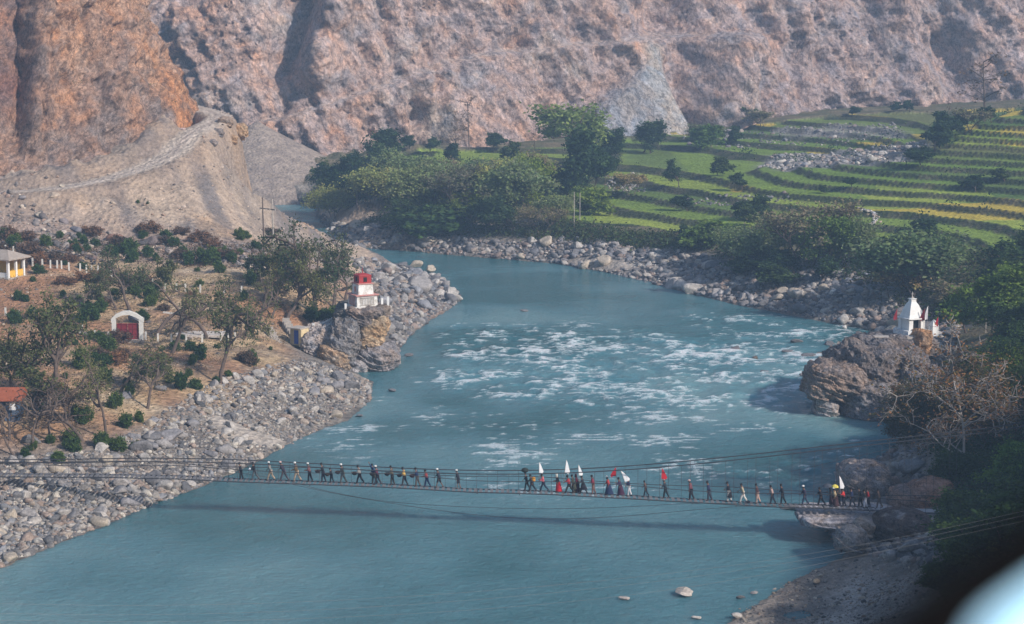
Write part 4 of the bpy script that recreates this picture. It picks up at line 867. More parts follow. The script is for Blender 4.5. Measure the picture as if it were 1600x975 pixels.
# --- far bank, upstream grove and terrace edge  (foot px, foot py, height px, kind, label, width)
FARB = [
 (505, 328, 78, 'dense', 'dark round tree at the upstream end of the far grove, over the river bend', 1.1), (532, 318, 80, 'dense', 'dark tree second from the river bend in the far grove', 1.1),
 (560, 335, 62, 'dense', 'low dark tree hanging over the stones near the river bend', 1.3), (548, 290, 55, 'dense', 'dark tree behind the first two at the river bend', 1.2), (578, 300, 80, 'dense', 'dark blue-green tree rising behind the left end of the willows', 1.1),
 (604, 262, 62, 'column', 'tall dark evergreen with a ragged top standing before the cliff, left of the terraces', 1.5), (588, 330, 75, 'willow', 'grey-green willow at the left end of the willow row', 1.2), (622, 338, 85, 'willow', 'broad grey-green willow second in the willow row', 1.2),
 (660, 335, 82, 'willow', 'pale grey-green willow with a forked trunk in the far grove', 1.2), (690, 345, 95, 'brown', 'brownish half-bare tree in the middle of the far grove', 1.3), (722, 345, 92, 'brown', 'larger brownish half-bare tree right of the middle of the far grove', 1.3),
 (640, 362, 55, 'dense', 'dark low tree in front of the willows above the stony bank', 1.4), (735, 345, 50, 'light', 'bright yellow-green bushy tree in the far grove', 1.6), (760, 340, 88, 'willow', 'willow right behind the bright yellow-green tree', 1.2),
 (790, 340, 92, 'willow', 'tall soft green willow left of the big round-crowned tree', 1.2), (825, 330, 92, 'light', 'green leafy tree left of the dark evergreens', .9), (848, 325, 78, 'dense', 'mid-dark tree at the right end of the willow row', 1.0), (800, 365, 60, 'dense', 'dark low tree at the bank below the tall soft green willow', 1.6),
 (765, 362, 52, 'dense', 'dark bush-like tree overhanging the stones, centre of the far bank', 1.4), (845, 370, 50, 'brown', 'brown scrubby tree at the bank left of the green fields', 1.4), (700, 362, 40, 'bush', 'low grey bush in front of the brownish trees', 2.2),
 (898, 268, 106, 'round', 'great round-crowned pale green tree towering over the fields', 1.25), (907, 322, 122, 'column', 'tall dark evergreen standing in front of the great round-crowned tree', .95), (884, 322, 80, 'dense', 'dark tree left of the tall dark evergreen', .8),
 (928, 300, 70, 'dense', 'dark tree just right of the tall dark evergreen', 1.0), (952, 262, 62, 'column', 'slim dark evergreen right of the great round-crowned tree', 1.3), (945, 296, 60, 'mast', 'pale thin half-dead tree trunk at the right edge of the far grove', .8), (915, 335, 45, 'light', 'small light green tree at the foot of the dark evergreens', 1.4),
 (1016, 240, 52, 'column', 'dark pointed tree on the terraces below the grey scree fan', 1.7), (1004, 238, 44, 'brown', 'brown bare tree beside the dark pointed tree below the scree fan', 1.2), (832, 282, 42, 'willow', 'hazy bare tree on the field edge left of the great tree', 1.5), (790, 255, 34, 'dense', 'small dark tree on the upper field left of the great tree', 1.2),
 (700, 262, 38, 'dense', 'dark tree at the foot of the thin bare masts', 1.0), (672, 238, 24, 'dense', 'low dark tree along the cliff foot, left', 1.6), (640, 236, 22, 'dense', 'low dark shrub tree along the cliff foot, furthest left', 1.6), (770, 234, 26, 'dense', 'low dark tree on the cliff foot between the bare masts', 1.6),
 (733, 234, 84, 'mast', 'tall bare thin tree in front of the cliff, left of the great tree', 1.0), (712, 250, 82, 'mast', 'thin bare tree with a leafy base left of the tallest bare one', .8), (835, 232, 52, 'mast', 'short bare thin tree just left of the great round tree', 1.1),
 (1108, 230, 36, 'light', 'light green round tree at the top edge of the middle terraces', 1.5), (1100, 222, 30, 'brown', 'reddish bare tree behind the light green round tree', 1.4), (1142, 226, 30, 'dense', 'small dark tree right of the light green round tree', 1.0), (1170, 194, 28, 'column', 'small dark conifer at the cliff foot, right of centre', 1.6), (1190, 198, 26, 'brown', 'leafless pinkish tree next to the small dark conifer', 1.8),
 (1120, 275, 32, 'dense', 'dark tree in the middle of the terraces left of the rubble field', 1.4), (1160, 298, 28, 'dense', 'round dark bush tree on a terrace wall below the rubble field', 1.5), (985, 305, 36, 'brown', 'hazy bare tree by the stone heap on the terraces', 1.3), (1060, 292, 45, 'dense', 'dark tree between terraces right of the stone heap', 1.0),
 (1075, 330, 26, 'dense', 'dark scrub tree on the terrace wall above the light green willow', 1.7), (1165, 345, 40, 'dense', 'dark shrubby tree among the mustard plots', 1.6), (1182, 352, 30, 'dense', 'second dark shrubby tree among the mustard plots', 1.7), (1062, 372, 22, 'dense', 'dark shrub on the lowest terrace edge', 1.6),
 (1395, 178, 16, 'dense', 'tiny dark tree on the skyline of the upper field', 1.6), (1422, 176, 18, 'dense', 'tiny round dark tree beside another on the upper field edge', 1.4), (1330, 182, 16, 'dense', 'small dark shrub tree at the upper field edge left of two others', 1.6),
 (1538, 190, 112, 'mast', 'tall gaunt tree with few leaves standing alone high on the right terraces', 1.5), (1482, 178, 26, 'mast', 'thin leafless sapling on the upper field left of the gaunt tree', .6), (1550, 192, 26, 'dense', 'bushy tree at the foot of the gaunt tree', 1.5),
 (1490, 215, 40, 'dense', 'dark tree in the shrubby strip left of the right-hand terraces', 1.4), (1462, 236, 42, 'dense', 'dark tree in the shrubby strip beside the rubble field', 1.5), (1440, 258, 30, 'dense', 'dark scrub tree at the right end of the rubble field', 1.8), (1515, 205, 34, 'brown', 'grey scrub tree in the shrubby strip below the gaunt tree', 1.4),
 (1525, 300, 26, 'dense', 'dark tree on a terrace wall at the right side', 1.7), (1570, 285, 22, 'dense', 'dark shrubby tree at the right edge of the terraces', 1.8), (1450, 372, 30, 'column', 'pair of small dark cypress-like trees above the dome-shaped willow', 1.7), (1432, 371, 26, 'column', 'small dark cypress-like tree left of its twin', 1.6), (1332, 292, 16, 'dense', 'small dark bush on the terraces below the rubble field', 1.6), (1290, 302, 14, 'dense', 'smaller dark bush left of another below the rubble field', 1.6),
 (1105, 388, 45, 'light', 'light green spreading willow at the river edge of the terraces', 1.8), (1145, 405, 55, 'willow', 'soft green willow right of the light green spreading one', 1.4), (1080, 392, 30, 'dense', 'dark scrub at the left of the light green spreading willow', 1.8), (1180, 418, 55, 'willow', 'dull green willow on the bank, centre right', 1.3), (1215, 412, 78, 'willow', 'olive willow with open branches on the right bank', 1.2),
 (1262, 422, 112, 'brown', 'tall brownish nearly leafless tree on the right bank', 1.3), (1240, 430, 40, 'dense', 'low dark scrub tree under the tall brownish tree', 2.0), (1305, 420, 88, 'light', 'green leafy tree with several thin trunks on the right bank', 1.1), (1338, 415, 80, 'willow', 'slender green tree beside the several-trunked one', 1.0), (1362, 412, 42, 'dense', 'small dark round tree in front of a green plot', 1.1),
 (1285, 440, 42, 'dense', 'dark bush tree by the orange shrub on the right bank', 1.4), (1150, 432, 36, 'dense', 'dark scrub at the top of the far stones', 2.2), (1205, 446, 36, 'dense', 'dark scrub hanging over the far stones', 2.2), 
 (1432, 472, 122, 'willow', 'large dome-shaped many-stemmed willow above the white shrine', 1.45), (1400, 470, 60, 'brown', 'brown bush under the left side of the dome-shaped willow', 1.4), (1480, 500, 60, 'brown', 'grey leafless thicket right of the dome-shaped willow', 1.5),
 (1545, 470, 95, 'dense', 'big dark tree at the right edge beside the dome-shaped willow', 1.7), (1590, 480, 100, 'dense', 'big dark tree cut by the right edge of the picture', 1.4), (1555, 530, 118, 'light', 'olive green tree at the right edge below the big dark ones', 1.3), (1510, 520, 70, 'dense', 'dark tree left of the olive green one', 1.3), (1595, 545, 85, 'dense', 'dark tree crowding the right edge beside the olive one', 1.4), (1590, 410, 60, 'dense', 'dark tree at the right edge below the terraces', 1.4)]
FARB += [(520, 345, 60, 'willow', 'grey-green low tree under the first dark tree of the river bend', 1.3), (610, 310, 78, 'willow', 'tall grey-green tree of the second rank, left end of the grove', 1.2), (645, 312, 70, 'willow', 'pale green tree of the second rank behind the willow row', 1.2), (680, 318, 78, 'willow', 'soft green tree of the second rank behind the brownish tree', 1.2), (712, 312, 66, 'brown', 'purple-brown bare crown of the second rank in the grove', 1.3), (745, 318, 72, 'willow', 'soft green tree of the second rank above the yellow-green bushy one', 1.2), (780, 318, 72, 'willow', 'grey-green tree of the second rank, centre right of the grove', 1.2), (815, 308, 68, 'willow', 'hazy green tree of the second rank near the right end of the grove', 1.2), (850, 302, 70, 'brown', 'hazy brownish tree left of the great round-crowned one', 1.2), (870, 350, 50, 'willow', 'low green willow at the left end of the bright green plots', 1.4)]
for i, (x, y, h, k, lb, w) in enumerate(FARB): plant(x, y, h, k, lb, 'tree', 'trees of the far bank and terraces', w, var=i % 3)
# --- left bank
LEFTB = [
 (268, 552, 100, 'gnarl', 'slender gnarled tree leaning right beside the gateway path', .9, .8), (345, 598, 150, 'gdense', 'tall thick-trunked twisted tree above the stony shore', .62, -.1), (325, 530, 85, 'gnarl', 'thin leafy tree behind the tall twisted one', .8, -.3), (378, 530, 98, 'gnarl', 'curved leaning tree with a few red blossoms left of the blue-doored hut', .7, .4),
 (405, 515, 80, 'gbare', 'crooked bare tree with a low side branch, left of the blue-doored hut', .8, -.2), (447, 503, 115, 'gdense', 'black-stemmed crooked tree above the blue-doored hut', .8, .3), (492, 492, 138, 'gdense', 'largest dark tree of the left bank behind the red-topped shrine', .85, .2), (520, 482, 108, 'gdense', 'half-bare dark tree close behind the red-topped shrine', .8, .3),
 (472, 470, 95, 'gdense', 'leafy dark tree left of the largest tree', .8, -.2), (275, 457, 50, 'gdense', 'small round-crowned green tree by the upper fence posts', 1.0, -.1), (205, 485, 92, 'gdense', 'black gnarled forked tree behind the gateway', .85, -.3), (182, 485, 70, 'gdense', 'dark gnarled tree left of the forked one behind the gateway', .8, -.2), (240, 530, 80, 'gnarl', 'thin tree leaning right just beside the gateway', .8, .6),
 (88, 640, 158, 'gdense', 'big dark dense tree at the lower left', .85, -.2), (62, 625, 110, 'gdense', 'dark tree at the left of the big dense tree', .9, -.3), (18, 610, 85, 'gdense', 'dark leafy tree on the left edge', 1.0, .2), (100, 640, 90, 'gnarl', 'olive tree in front of the big dense tree', 1.0, .3), (45, 655, 70, 'gdense', 'low dark tree by the blue-walled house', 1.2, .1),
 (170, 690, 125, 'gnarl', 'tall slender wavy-stemmed tree on the lower slope', .6, -.2), (185, 612, 80, 'gnarl', 'thin tree with a bushy top under the gateway', .8, .5), (205, 610, 50, 'gdense', 'small dense tree below the gateway', 1.0, .1), (230, 640, 82, 'gnarl', 'sparse tree above the dark boulder on the lower slope', .8, .3), (245, 605, 60, 'gnarl', 'light leafy small tree on the lower slope', 1.0, -.3),
 (132, 690, 100, 'gbare', 'bare tree with a bent stem at the lower left', .8, -.4), (52, 705, 88, 'gbare', 'bare brown-twigged tree near the dark slab', 1.1, .2), (80, 690, 90, 'gbare', 'rust-brown twiggy tree in the lower left thicket', 1.2, .1), (25, 712, 80, 'gbare', 'thick bare trunk bending over at the lower left corner of the slope', .9, -.6), (15, 690, 75, 'gbare', 'brown-twigged tree by the red-roofed house', 1.1, .1), (58, 672, 78, 'gbare', 'brown-leaved tree between the house and the big dense tree', 1.2, -.2), (105, 662, 60, 'gbare', 'bare tree under the big dense tree', 1.1, .3),
 (128, 490, 48, 'gnarl', 'small dark tree in the dry field left of the gateway', .9, .1), (150, 465, 42, 'gbare', 'leafless shrubby tree in the dry field', 1.0, -.2), (425, 500, 72, 'gnarl', 'young thin tree beside the black-stemmed crooked one', .8, .1), (432, 445, 52, 'gdense', 'dark tree below the electric poles', 1.1, 0), (410, 470, 62, 'gnarl', 'thin tree under the electric poles', .9, .3), (540, 470, 68, 'gnarl', 'half-bare tree right behind the crag', 1.0, .1)]
for i, (x, y, h, k, lb, w, ln) in enumerate(LEFTB): plant(x, y, h * 1.12, k, lb, 'tree', 'trees of the left bank', w, var=i % 3, lean=ln)
# red blossom of the curved tree
# --- right foreground
RF = [(1428, 692, 62, 'fgolive', 'dark thicket at the water edge right of the headland', 1.2), (1470, 700, 130, 'fgolive', 'dark olive thicket left of the pale bare tree', 1.1), (1545, 705, 150, 'fgolive', 'dark brown-olive tree behind the pale bare tree', 1.2), (1590, 690, 150, 'fg', 'dark tree on the right edge behind the pale bare tree', 1.0), (1580, 610, 90, 'fg', 'dark tree at the right edge above the bare tree', 1.3), (1530, 600, 55, 'fgolive', 'low dark brush behind the crown of the bare tree', 1.6),
 (1500, 800, 36, 'fg', 'dark shrub below the pale bare tree', 1.3), (1488, 762, 60, 'fg', 'dark shrub at the right end of the footbridge', 1.3), (1572, 768, 60, 'fglit', 'bright green shrub under the pale bare tree', 1.3), (1592, 770, 84, 'fglit', 'green shrub at the right edge under the bare tree', 1.1), (1500, 850, 90, 'fg', 'dark bush low on the right shore', 1.3), (1560, 860, 110, 'fg', 'large dark bush on the right shore near the edge', 1.3), (1530, 905, 90, 'fg', 'black-green bush on the slope below, bottom right', 1.4), (1600, 900, 120, 'fg', 'dark bush on the right edge near the bottom', 1.2),
 (1590, 560, 75, 'fg', 'dark tree above the electric wires on the right edge', 1.2), (1480, 930, 60, 'fg', 'small dark bush above the gravel beach', 1.4), (1440, 655, 60, 'fgolive', 'thorny dark scrub behind the headland', 1.5)]
for i, (x, y, h, k, lb, w) in enumerate(RF): plant(x, y, h, k, lb, 'tree' if h > 100 else 'shrub', 'dark thicket of the right shore', w, var=i % 3)
plant(1508, 748, 256, 'bare', 'pale leafless spreading tree on the right shore', 'tree', None, 1.25, var=1, rz=0.6)
# --- bushes of the left slope, one by one
BUSH = [(167, 548, 22), (160, 535, 16), (143, 530, 12), (132, 573, 26), (150, 572, 20), (170, 568, 14), (120, 540, 10), (135, 505, 26), (160, 490, 20), (152, 500, 16), (30, 470, 14), (58, 427, 13), (50, 440, 8), (120, 395, 14), (115, 388, 14), (135, 395, 12), (72, 385, 16), (30, 380, 14), (5, 375, 16), (195, 400, 24), (180, 402, 18), (210, 410, 18),
 (235, 402, 16), (245, 408, 12), (270, 385, 14), (300, 415, 20), (325, 415, 26), (345, 425, 16), (215, 460, 18), (230, 480, 16), (225, 500, 16), (238, 468, 22), (248, 455, 16), (255, 575, 8), (238, 568, 10), (295, 548, 14), (278, 548, 14), (318, 562, 22), (302, 572, 16), (355, 590, 12), (398, 568, 20), (277, 608, 24), (310, 608, 16), (335, 600, 12), (160, 595, 20), (175, 640, 24), (190, 668, 20), (205, 620, 18), (110, 690, 18), (135, 665, 24),
 (88, 722, 16), (120, 705, 20), (75, 695, 14), (42, 715, 14), (60, 640, 18), (165, 700, 24), (182, 706, 22), (252, 590, 14), (262, 598, 12), (295, 590, 12), (215, 660, 16), (340, 545, 8), (285, 530, 8), (383, 470, 14), (395, 445, 20), (420, 420, 18), (445, 432, 20), (375, 372, 14), (255, 375, 14), (215, 317, 5), (232, 318, 4), (480, 500, 20), (500, 505, 22), (515, 500, 20), (430, 470, 18), (452, 445, 16), (20, 505, 20), (48, 500, 18), (5, 560, 22), (25, 570, 20), (112, 655, 22), (400, 390, 14), (460, 400, 18), (50, 412, 10), (15, 388, 16), (310, 400, 12), (350, 400, 14), (285, 400, 14), (365, 410, 16), (150, 385, 12)]
where = [(lambda x, y: y < 400, 'small green bush along the foot of the scree, above the upper fence posts', 'bushes along the foot of the scree'), (lambda x, y: y < 515, 'round green bush on the dry ground between the upper fence and the gateway', 'bushes between fence and gateway'),
         (lambda x, y: x > 225, 'round green bush on the dry slope right of the gateway', 'bushes right of the gateway'), (lambda x, y: True, 'green bush on the dry slope below and left of the gateway', 'bushes below the gateway')]
for x, y, h in BUSH:
    lb, gr = next((l, g) for f, l, g in where if f(x, y)); plant(x, y, h * 1.1, 'bush', lb, 'bush', gr, random.uniform(.6, .85), yoff=0)
for _ in range(38):
    x = random.uniform(0, 460); y = random.uniform(372, 560); lb, gr = next((l, g) for f, l, g in where if f(x, y)); plant(x, y, random.uniform(6, 14), 'bush', lb, 'bush', gr, random.uniform(.6, .9))
for _ in range(12):
    x = random.uniform(0, 230); y = random.uniform(570, 715); plant(x, y, random.uniform(8, 20), 'bush', where[3][1], 'bush', where[3][2], random.uniform(.6, .9))
plant(1285, 405, 22, 'brown', 'orange-brown dry shrub on the right bank under the leafy trees', 'shrub', None, 1.6); plant(1045, 282, 10, 'brown', 'orange dry shrub on the terraces right of the grove', 'shrub', None, 1.6)
# --- uncountable low growth: terrace walls, bank scrub, dry grass tufts
def cloud_obj(name, P, per, rad, size, cols, up=.3, squash=.5):
    tips = [(Vector(p) + Vector((0, 0, up)), 1.0) for p in P]; V, Fs, C_ = leaf_cloud(tips, per, rad, size, cols, random.Random(5)); o = link(name, np_mesh(name, V, Fs, M_LEAF, False, C_)); tag(o, kind='stuff'); return o
m = (fbm(RISER_PTS / 16, 3, 501) > .02) & (rng.random(len(RISER_PTS)) < .10); cloud_obj('terrace_wall_scrub', RISER_PTS[m], 9, .55, .20, G_DRK + G_MID[:1], up=.15)
m = (fbm(RISER_PTS / 30, 3, 511) > .22) & (rng.random(len(RISER_PTS)) < .22); cloud_obj('terrace_shrubs', RISER_PTS[m], 14, .8, .24, G_DRK, up=.5)
def on_ground(poly, n): X, Y = area_pts(poly, n); return np.stack([X, Y, bil(H, X, Y)], 1)
Q = np.concatenate([on_ground([(560, 355), (700, 352), (850, 355), (1000, 375), (1080, 382), (1000, 392), (900, 382), (800, 372), (620, 362)], 900), on_ground([(860, 345), (1080, 372), (1080, 392), (980, 382), (860, 368)], 800),
    on_ground([(1080, 385), (1220, 400), (1400, 385), (1600, 395), (1600, 500), (1450, 500), (1300, 425), (1200, 428)], 1500), on_ground([(500, 300), (560, 268), (880, 300), (880, 345), (700, 350), (510, 340)], 1300)])
cloud_obj('bank_scrub', Q, 12, .75, .24, G_DRK + [(.07, .07, .05), (.06, .08, .035)], up=.4)
cloud_obj('dry_scrub', np.concatenate([on_ground([(-20, 372), (150, 375), (350, 385), (480, 405), (480, 440), (300, 425), (100, 405), (-20, 395)], 650)]), 14, .42, .13, [(.16, .105, .075), (.20, .12, .08), (.09, .11, .05), (.12, .08, .06)], up=.25)
cloud_obj('dry_grass', np.concatenate([on_ground([(-20, 430), (250, 430), (470, 450), (480, 520), (300, 590), (150, 690), (-20, 715)], 4200)]), 6, .36, .10, [(.24, .17, .09), (.20, .12, .07), (.12, .12, .05), (.28, .20, .11)], up=.08)
cloud_obj('shore_undergrowth', np.concatenate([on_ground([(1450, 700), (1600, 680), (1620, 960), (1500, 960), (1470, 840), (1500, 800)], 1500)]), 16, .7, .15, G_FG, up=.5)
cv = bpy.data.objects['near_cliff'].data; cvn = len(cv.vertices); cc = np.empty(cvn * 3, np.float32); cv.vertices.foreach_get('co', cc); cc = cc.reshape(-1, 3); qx, qy = proj(cc[:, 0], cc[:, 1], cc[:, 2])
mk = (qx > 120) & (qx < 312) & (qy > 20) & (qy < 262) & (rng.random(cvn) < (.0006 + .004 * sst(200, 300, qx))); cloud_obj('cliff_shrubs', cc[mk] + np.array([0, -.3, 0]), 22, .38, .13, [(.06, .085, .035), (.09, .10, .05), (.045, .065, .03)], up=.1)
for _ in range(46):
    x = random.uniform(0, 470); y = random.uniform(366, 470) if _ < 30 else random.uniform(470, 710)
    if x > 250 and y > 600: continue
    plant(x, y, random.uniform(10, 22), 'scrub', 'dry brown twiggy shrub on the left bank', 'bush', 'dry brown shrubs of the left bank', random.uniform(.9, 1.5))
# ================================================================== BUILDINGS, SHRINES, FENCES
M_RED = simple('red_paint', (0.34, 0.035, 0.035), 0.6, 4, .2); M_MAROON = simple('maroon_gate_paint', (0.20, 0.022, 0.03), 0.65, 3, .3); M_BLUE = simple('blue_door_paint', (0.03, 0.07, 0.30), 0.6, 4, .15)
M_YEL = simple('yellow_wall_paint', (0.72, 0.42, 0.07), 0.8, 3, .15); M_CREAM = simple('cream_wall', (0.62, 0.50, 0.30), 0.85, 3, .2); M_TANW = simple('tan_wall', (0.36, 0.30, 0.20), 0.85, 3, .2)
M_CONC = simple('concrete', (0.42, 0.38, 0.34), 0.9, 2.5, .25); M_SLATE = simple('slate_roof', (0.34, 0.29, 0.25), 0.9, 2.0, .25); M_TIN = simple('rust_red_tin', (0.30, 0.09, 0.045), 0.7, 2.0, .25)
M_BLUEW = simple('blue_plank_wall', (0.08, 0.12, 0.19), 0.8, 3.0, .25); M_SHADE = simple('dark_opening', (0.02, 0.02, 0.022), 0.9); M_PINK = simple('faded_pink_stripe', (0.52, 0.25, 0.22), 0.8, 3, .2)
M_WORN = None
def worn_white(name, stain=(.42, .38, .33), amt=.62):
    m, nt, b, o = new_mat(name); co = nt.nodes.new('ShaderNodeTexCoord'); nz = noise_n(nt, 1.4, 7, .75, co.outputs['Object'], .6); rp = ramp_n(nt, nz.outputs[0], [(amt - .12, 0), (amt + .06, 1)])
    m_ = nt.nodes.new('ShaderNodeMix'); m_.data_type = 'RGBA'; nt.links.new(rp.outputs[0], m_.inputs[0]); m_.inputs[6].default_value = (.74, .74, .72, 1); m_.inputs[7].default_value = (*stain, 1)
    nt.links.new(m_.outputs[2], b.inputs['Base Color']); b.inputs['Roughness'].default_value = .85; return m
M_WORN = worn_white('weathered_whitewash', amt=.56)
def on(px, py, dy=0.0):
    p = G(px, py); return Vector((p.x, p.y + dy, hgt(p.x, p.y + dy)))
# --- red-topped white shrine on the crag (left)
p = atY(567, 487, 268.5); sh = empty('shrine', p, R(28)); tag(sh, 'white stepped shrine tower with a red top on the left crag', 'shrine')
m = MB(); m.box((0, 0, .15), (3.7, 3.7, 1.5)); m.build('plinth', M_WORN, sh)
m = MB(); m.box((0, 0, 1.6), (3.0, 3.0, 1.44), taper=.95); m.build('lower_storey', M_WORN, sh)
for s in (-1, 1):
    m = MB(); [m.box((s * 1.56, q, 1.6), (.04, .05, 1.1)) for q in np.linspace(-.9, .9, 9)]; m.box((s * 1.57, 0, 2.1), (.06, 2.0, .07)); m.box((s * 1.57, 0, 1.1), (.06, 2.0, .07)); m.build('grille', M_PINK, sh)
    m = MB(); [m.box((q, s * 1.56, 1.6), (.05, .04, 1.1)) for q in np.linspace(-.9, .9, 9)]; m.box((0, s * 1.57, 2.1), (2.0, .06, .07)); m.box((0, s * 1.57, 1.1), (2.0, .06, .07)); m.build('grille', M_CONC, sh)
m = MB(); m.box((0, 0, 2.38), (3.3, 3.3, .13)); m.build('lower_cornice', M_PINK, sh)
m = MB(); m.box((0, 0, 3.12), (2.2, 2.2, 1.36), taper=.9); m.build('upper_storey', M_WORN, sh)
for s in (-1, 1): m = MB(); m.box((s * 1.08, 0, 3.1), (.04, .5, .7)); m.build('niche', M_PINK, sh)
m = MB(); m.box((0, 0, 3.86), (2.25, 2.25, .12)); m.build('upper_cornice', M_PINK, sh)
dm_ = MB(); dm_.box((0, 0, 4.4), (1.75, 1.75, .98)); cu = dm_.build('red_cupola', M_RED, sh); o = MB(); [o.box((s * .88, 0, 4.4), (.05, .5, .6)) for s in (-1, 1)]; [o.box((0, s * .88, 4.4), (.5, .05, .6)) for s in (-1, 1)]; o.build('opening', M_SHADE, cu)
m = MB(); m.lathe([(1.32, 0), (1.28, .1), (.8, .22), (.2, .3), (.06, .36), (.05, .8), (.01, 1.1)], (0, 0, 4.88), 4, True); m.build('finial', M_RED, sh)
m = MB(); m.box((1.9, -1.9, .9), (.3, .3, 2.0)); m.build('corner_post', M_WHITE, sh)
# terrace wall & posts on the crag
w_ = empty('crag_terrace', atY(588, 486, 267.2), R(8)); tag(w_, 'low whitewashed terrace wall with end posts beside the red-topped shrine', 'wall')
m = MB(); m.box((0.2, 0, .15), (3.4, .3, .5)); m.build('wall', M_CONC, w_)
m = MB(); m.box((1.55, 0, .8), (.3, .3, 2.2)); m.build('post', M_WHITE, w_)
m = MB(); m.box((-4.0, 0.6, .2), (.28, .28, 1.6)); m.build('post', M_WHITE, w_)
# --- balustrades climbing to the shrine
for side, (a, b_, lb) in enumerate((((492, 519), (527, 500), 'white picket balustrade on the far side of the steps to the crag'), ((503, 523), (537, 497), 'white picket balustrade on the near side of the steps to the crag'))):
    A = atY(a[0], a[1], 268 - side * 1.6); B = atY(b_[0], b_[1], 272 - side * 1.6); e = empty('balustrade', A); tag(e, lb, 'balustrade', 'balustrades of the shrine steps'); d = B - A
    n = 13
    for i in range(n): q = d * (i / (n - 1)); m = MB(); m.box((q.x, q.y, q.z - .1), (.13, .13, 1.75)); m.build('picket', M_WHITE, e)
    m = MB(); m.tube([Vector((0, 0, .62)), d + Vector((0, 0, .62))], .07, 4); m.tube([Vector((0, 0, -.5)), d + Vector((0, 0, -.5))], .1, 4); m.build('rail', M_WHITE, e)
st = MB(); A = atY(497, 524, 267); B = atY(532, 500, 271); 
for i in range(14): q = A.lerp(B, i / 13); st.box((q.x, q.y, q.z - .5), (.5, 1.5, 1.0))
tag(st.build('steps', M_CONC), 'worn concrete steps between the two white balustrades', 'steps')
# --- little hut with the blue door
p = atY(468, 534, 266); p.z = min(p.z, 30); hut = empty('hut', p, R(-32)); tag(hut, 'small flat-roofed tan hut with a blue door beside the crag', 'hut')
m = MB(); m.box((0, 0, .75), (1.7, 1.7, 2.2)); m.build('wall', M_TANW, hut); m = MB(); m.box((0, -.1, 1.92), (2.1, 2.1, .13)); m.build('roof', M_CONC, hut)
m = MB(); m.box((.18, -.87, .75), (.75, .05, 1.8)); dr = m.build('door', M_BLUE, hut); m = MB(); m.box((.47, -.92, .75), (.05, .05, .12)); m.build('handle', M_DARK, dr); m = MB(); m.box((.80, -.92, .7), (.35, .16, 2.3)); m.build('corner_pier', M_CREAM, hut); m = MB(); m.box((1.0, -.3, .7), (.32, 1.6, 2.25)); m.build('side_wall', M_CREAM, hut)
e = MB(); e.box((0, 0, .4), (.3, .3, 1.7)); o = e.build('gate_post', M_WHITE); o.location = atY(490, 520, 267.5); tag(o, 'single white post between the blue-doored hut and the steps', 'post')
# retaining walls left of the hut
for a, b_, hgt_, lb in (((447, 512), (456, 545), 2.4, 'stone retaining wall edge beside the blue-doored hut'), ((421, 523), (430, 552), 2.0, 'lower leaning retaining wall edge left of the blue-doored hut')):
    A = G(*a); m = MB(); [m.box((i * .28, -i * .55, -i * .30), (.9, .8, hgt_ - .02 * i)) for i in range(8)]; o = m.build('retaining_wall', M_CONC); o.location = A; tag(o, lb, 'wall')
# --- gateway
p = on(200, 531); gt = empty('gateway', p, R(4)); tag(gt, 'cream arched gateway with a closed maroon double gate', 'gateway'); s_ = (p - cam.location).length / F
W2 = 24 * s_; hh_ = 33 * s_
for s in (-1, 1): m = MB(); m.box((s * (W2 - .27), 0, hh_ / 2 - .2), (.5, .55, hh_ + .4)); m.build('pillar', M_CREAM if False else M_WHITEP, gt)
m = MB(); prof = [(-W2 * 1.02, hh_), (-W2 * .72, hh_ + 7 * s_), (-W2 * .30, hh_ + 11.5 * s_), (W2 * .12, hh_ + 12 * s_), (W2 * .55, hh_ + 8 * s_), (W2 * 1.02, hh_)]
V = []
for x, z in prof: V += [(x, -.3, z), (x, .3, z), (x, .3, z - .5), (x, -.3, z - .5)]
m.add(V, [(i * 4 + k, i * 4 + (k + 1) % 4, i * 4 + 4 + (k + 1) % 4, i * 4 + 4 + k) for i in range(5) for k in range(4)] + [(3, 2, 1, 0), (20, 21, 22, 23)]); m.build('arch', M_WHITEP, gt)
for s in (-1, 1):
    m = MB(); lw = W2 - .62; m.box((s * (lw / 2 + .015), .05, 1.0), (lw - .03, .07, 2.1)); [m.box((s * (lw / 2), -.02, z), (lw - .06, .07, .07)) for z in (.1, .75, 1.4, 1.98)]; [m.box((s * (lw * k), -.02, 1.0), (.06, .06, 2.0)) for k in (.06, .5, .94)]; m.build('gate_leaf', M_MAROON, gt)
m = MB(); m.box((0.2, -1.0, -.06), (3.2, 2.0, .25)); m.build('threshold', M_CONC, gt)
# --- pavilion on the left edge
p = on(10, 433); pv = empty('pavilion', p, R(-24)); tag(pv, 'open pavilion with grey hipped roof, white columns and a yellow parapet', 'pavilion'); s_ = (p - cam.location).length / F
for x, y in ((-3.2, -1.5), (-.9, -1.5), (1.5, -1.5), (-3.2, 1.9), (1.5, .2), (1.5, 1.9)): m = MB(); m.box((x, y, 1.25), (.32, .32, 2.7)); m.build('column', M_WHITE, pv)
m = MB(); m.add([(-4.2, -2.3, 2.55), (2.3, -2.3, 2.55), (2.3, 2.7, 2.55), (-4.2, 2.7, 2.55), (-4.2, -2.3, 2.7), (2.3, -2.3, 2.7), (2.3, 2.7, 2.7), (-4.2, 2.7, 2.7), (-2.2, .2, 3.75), (.2, .2, 3.75)], [(3, 2, 1, 0), (0, 1, 5, 4), (1, 2, 6, 5), (2, 3, 7, 6), (3, 0, 4, 7), (4, 5, 9, 8), (5, 6, 9), (6, 7, 8, 9), (7, 4, 8)]); m.build('roof', M_SLATE, pv)
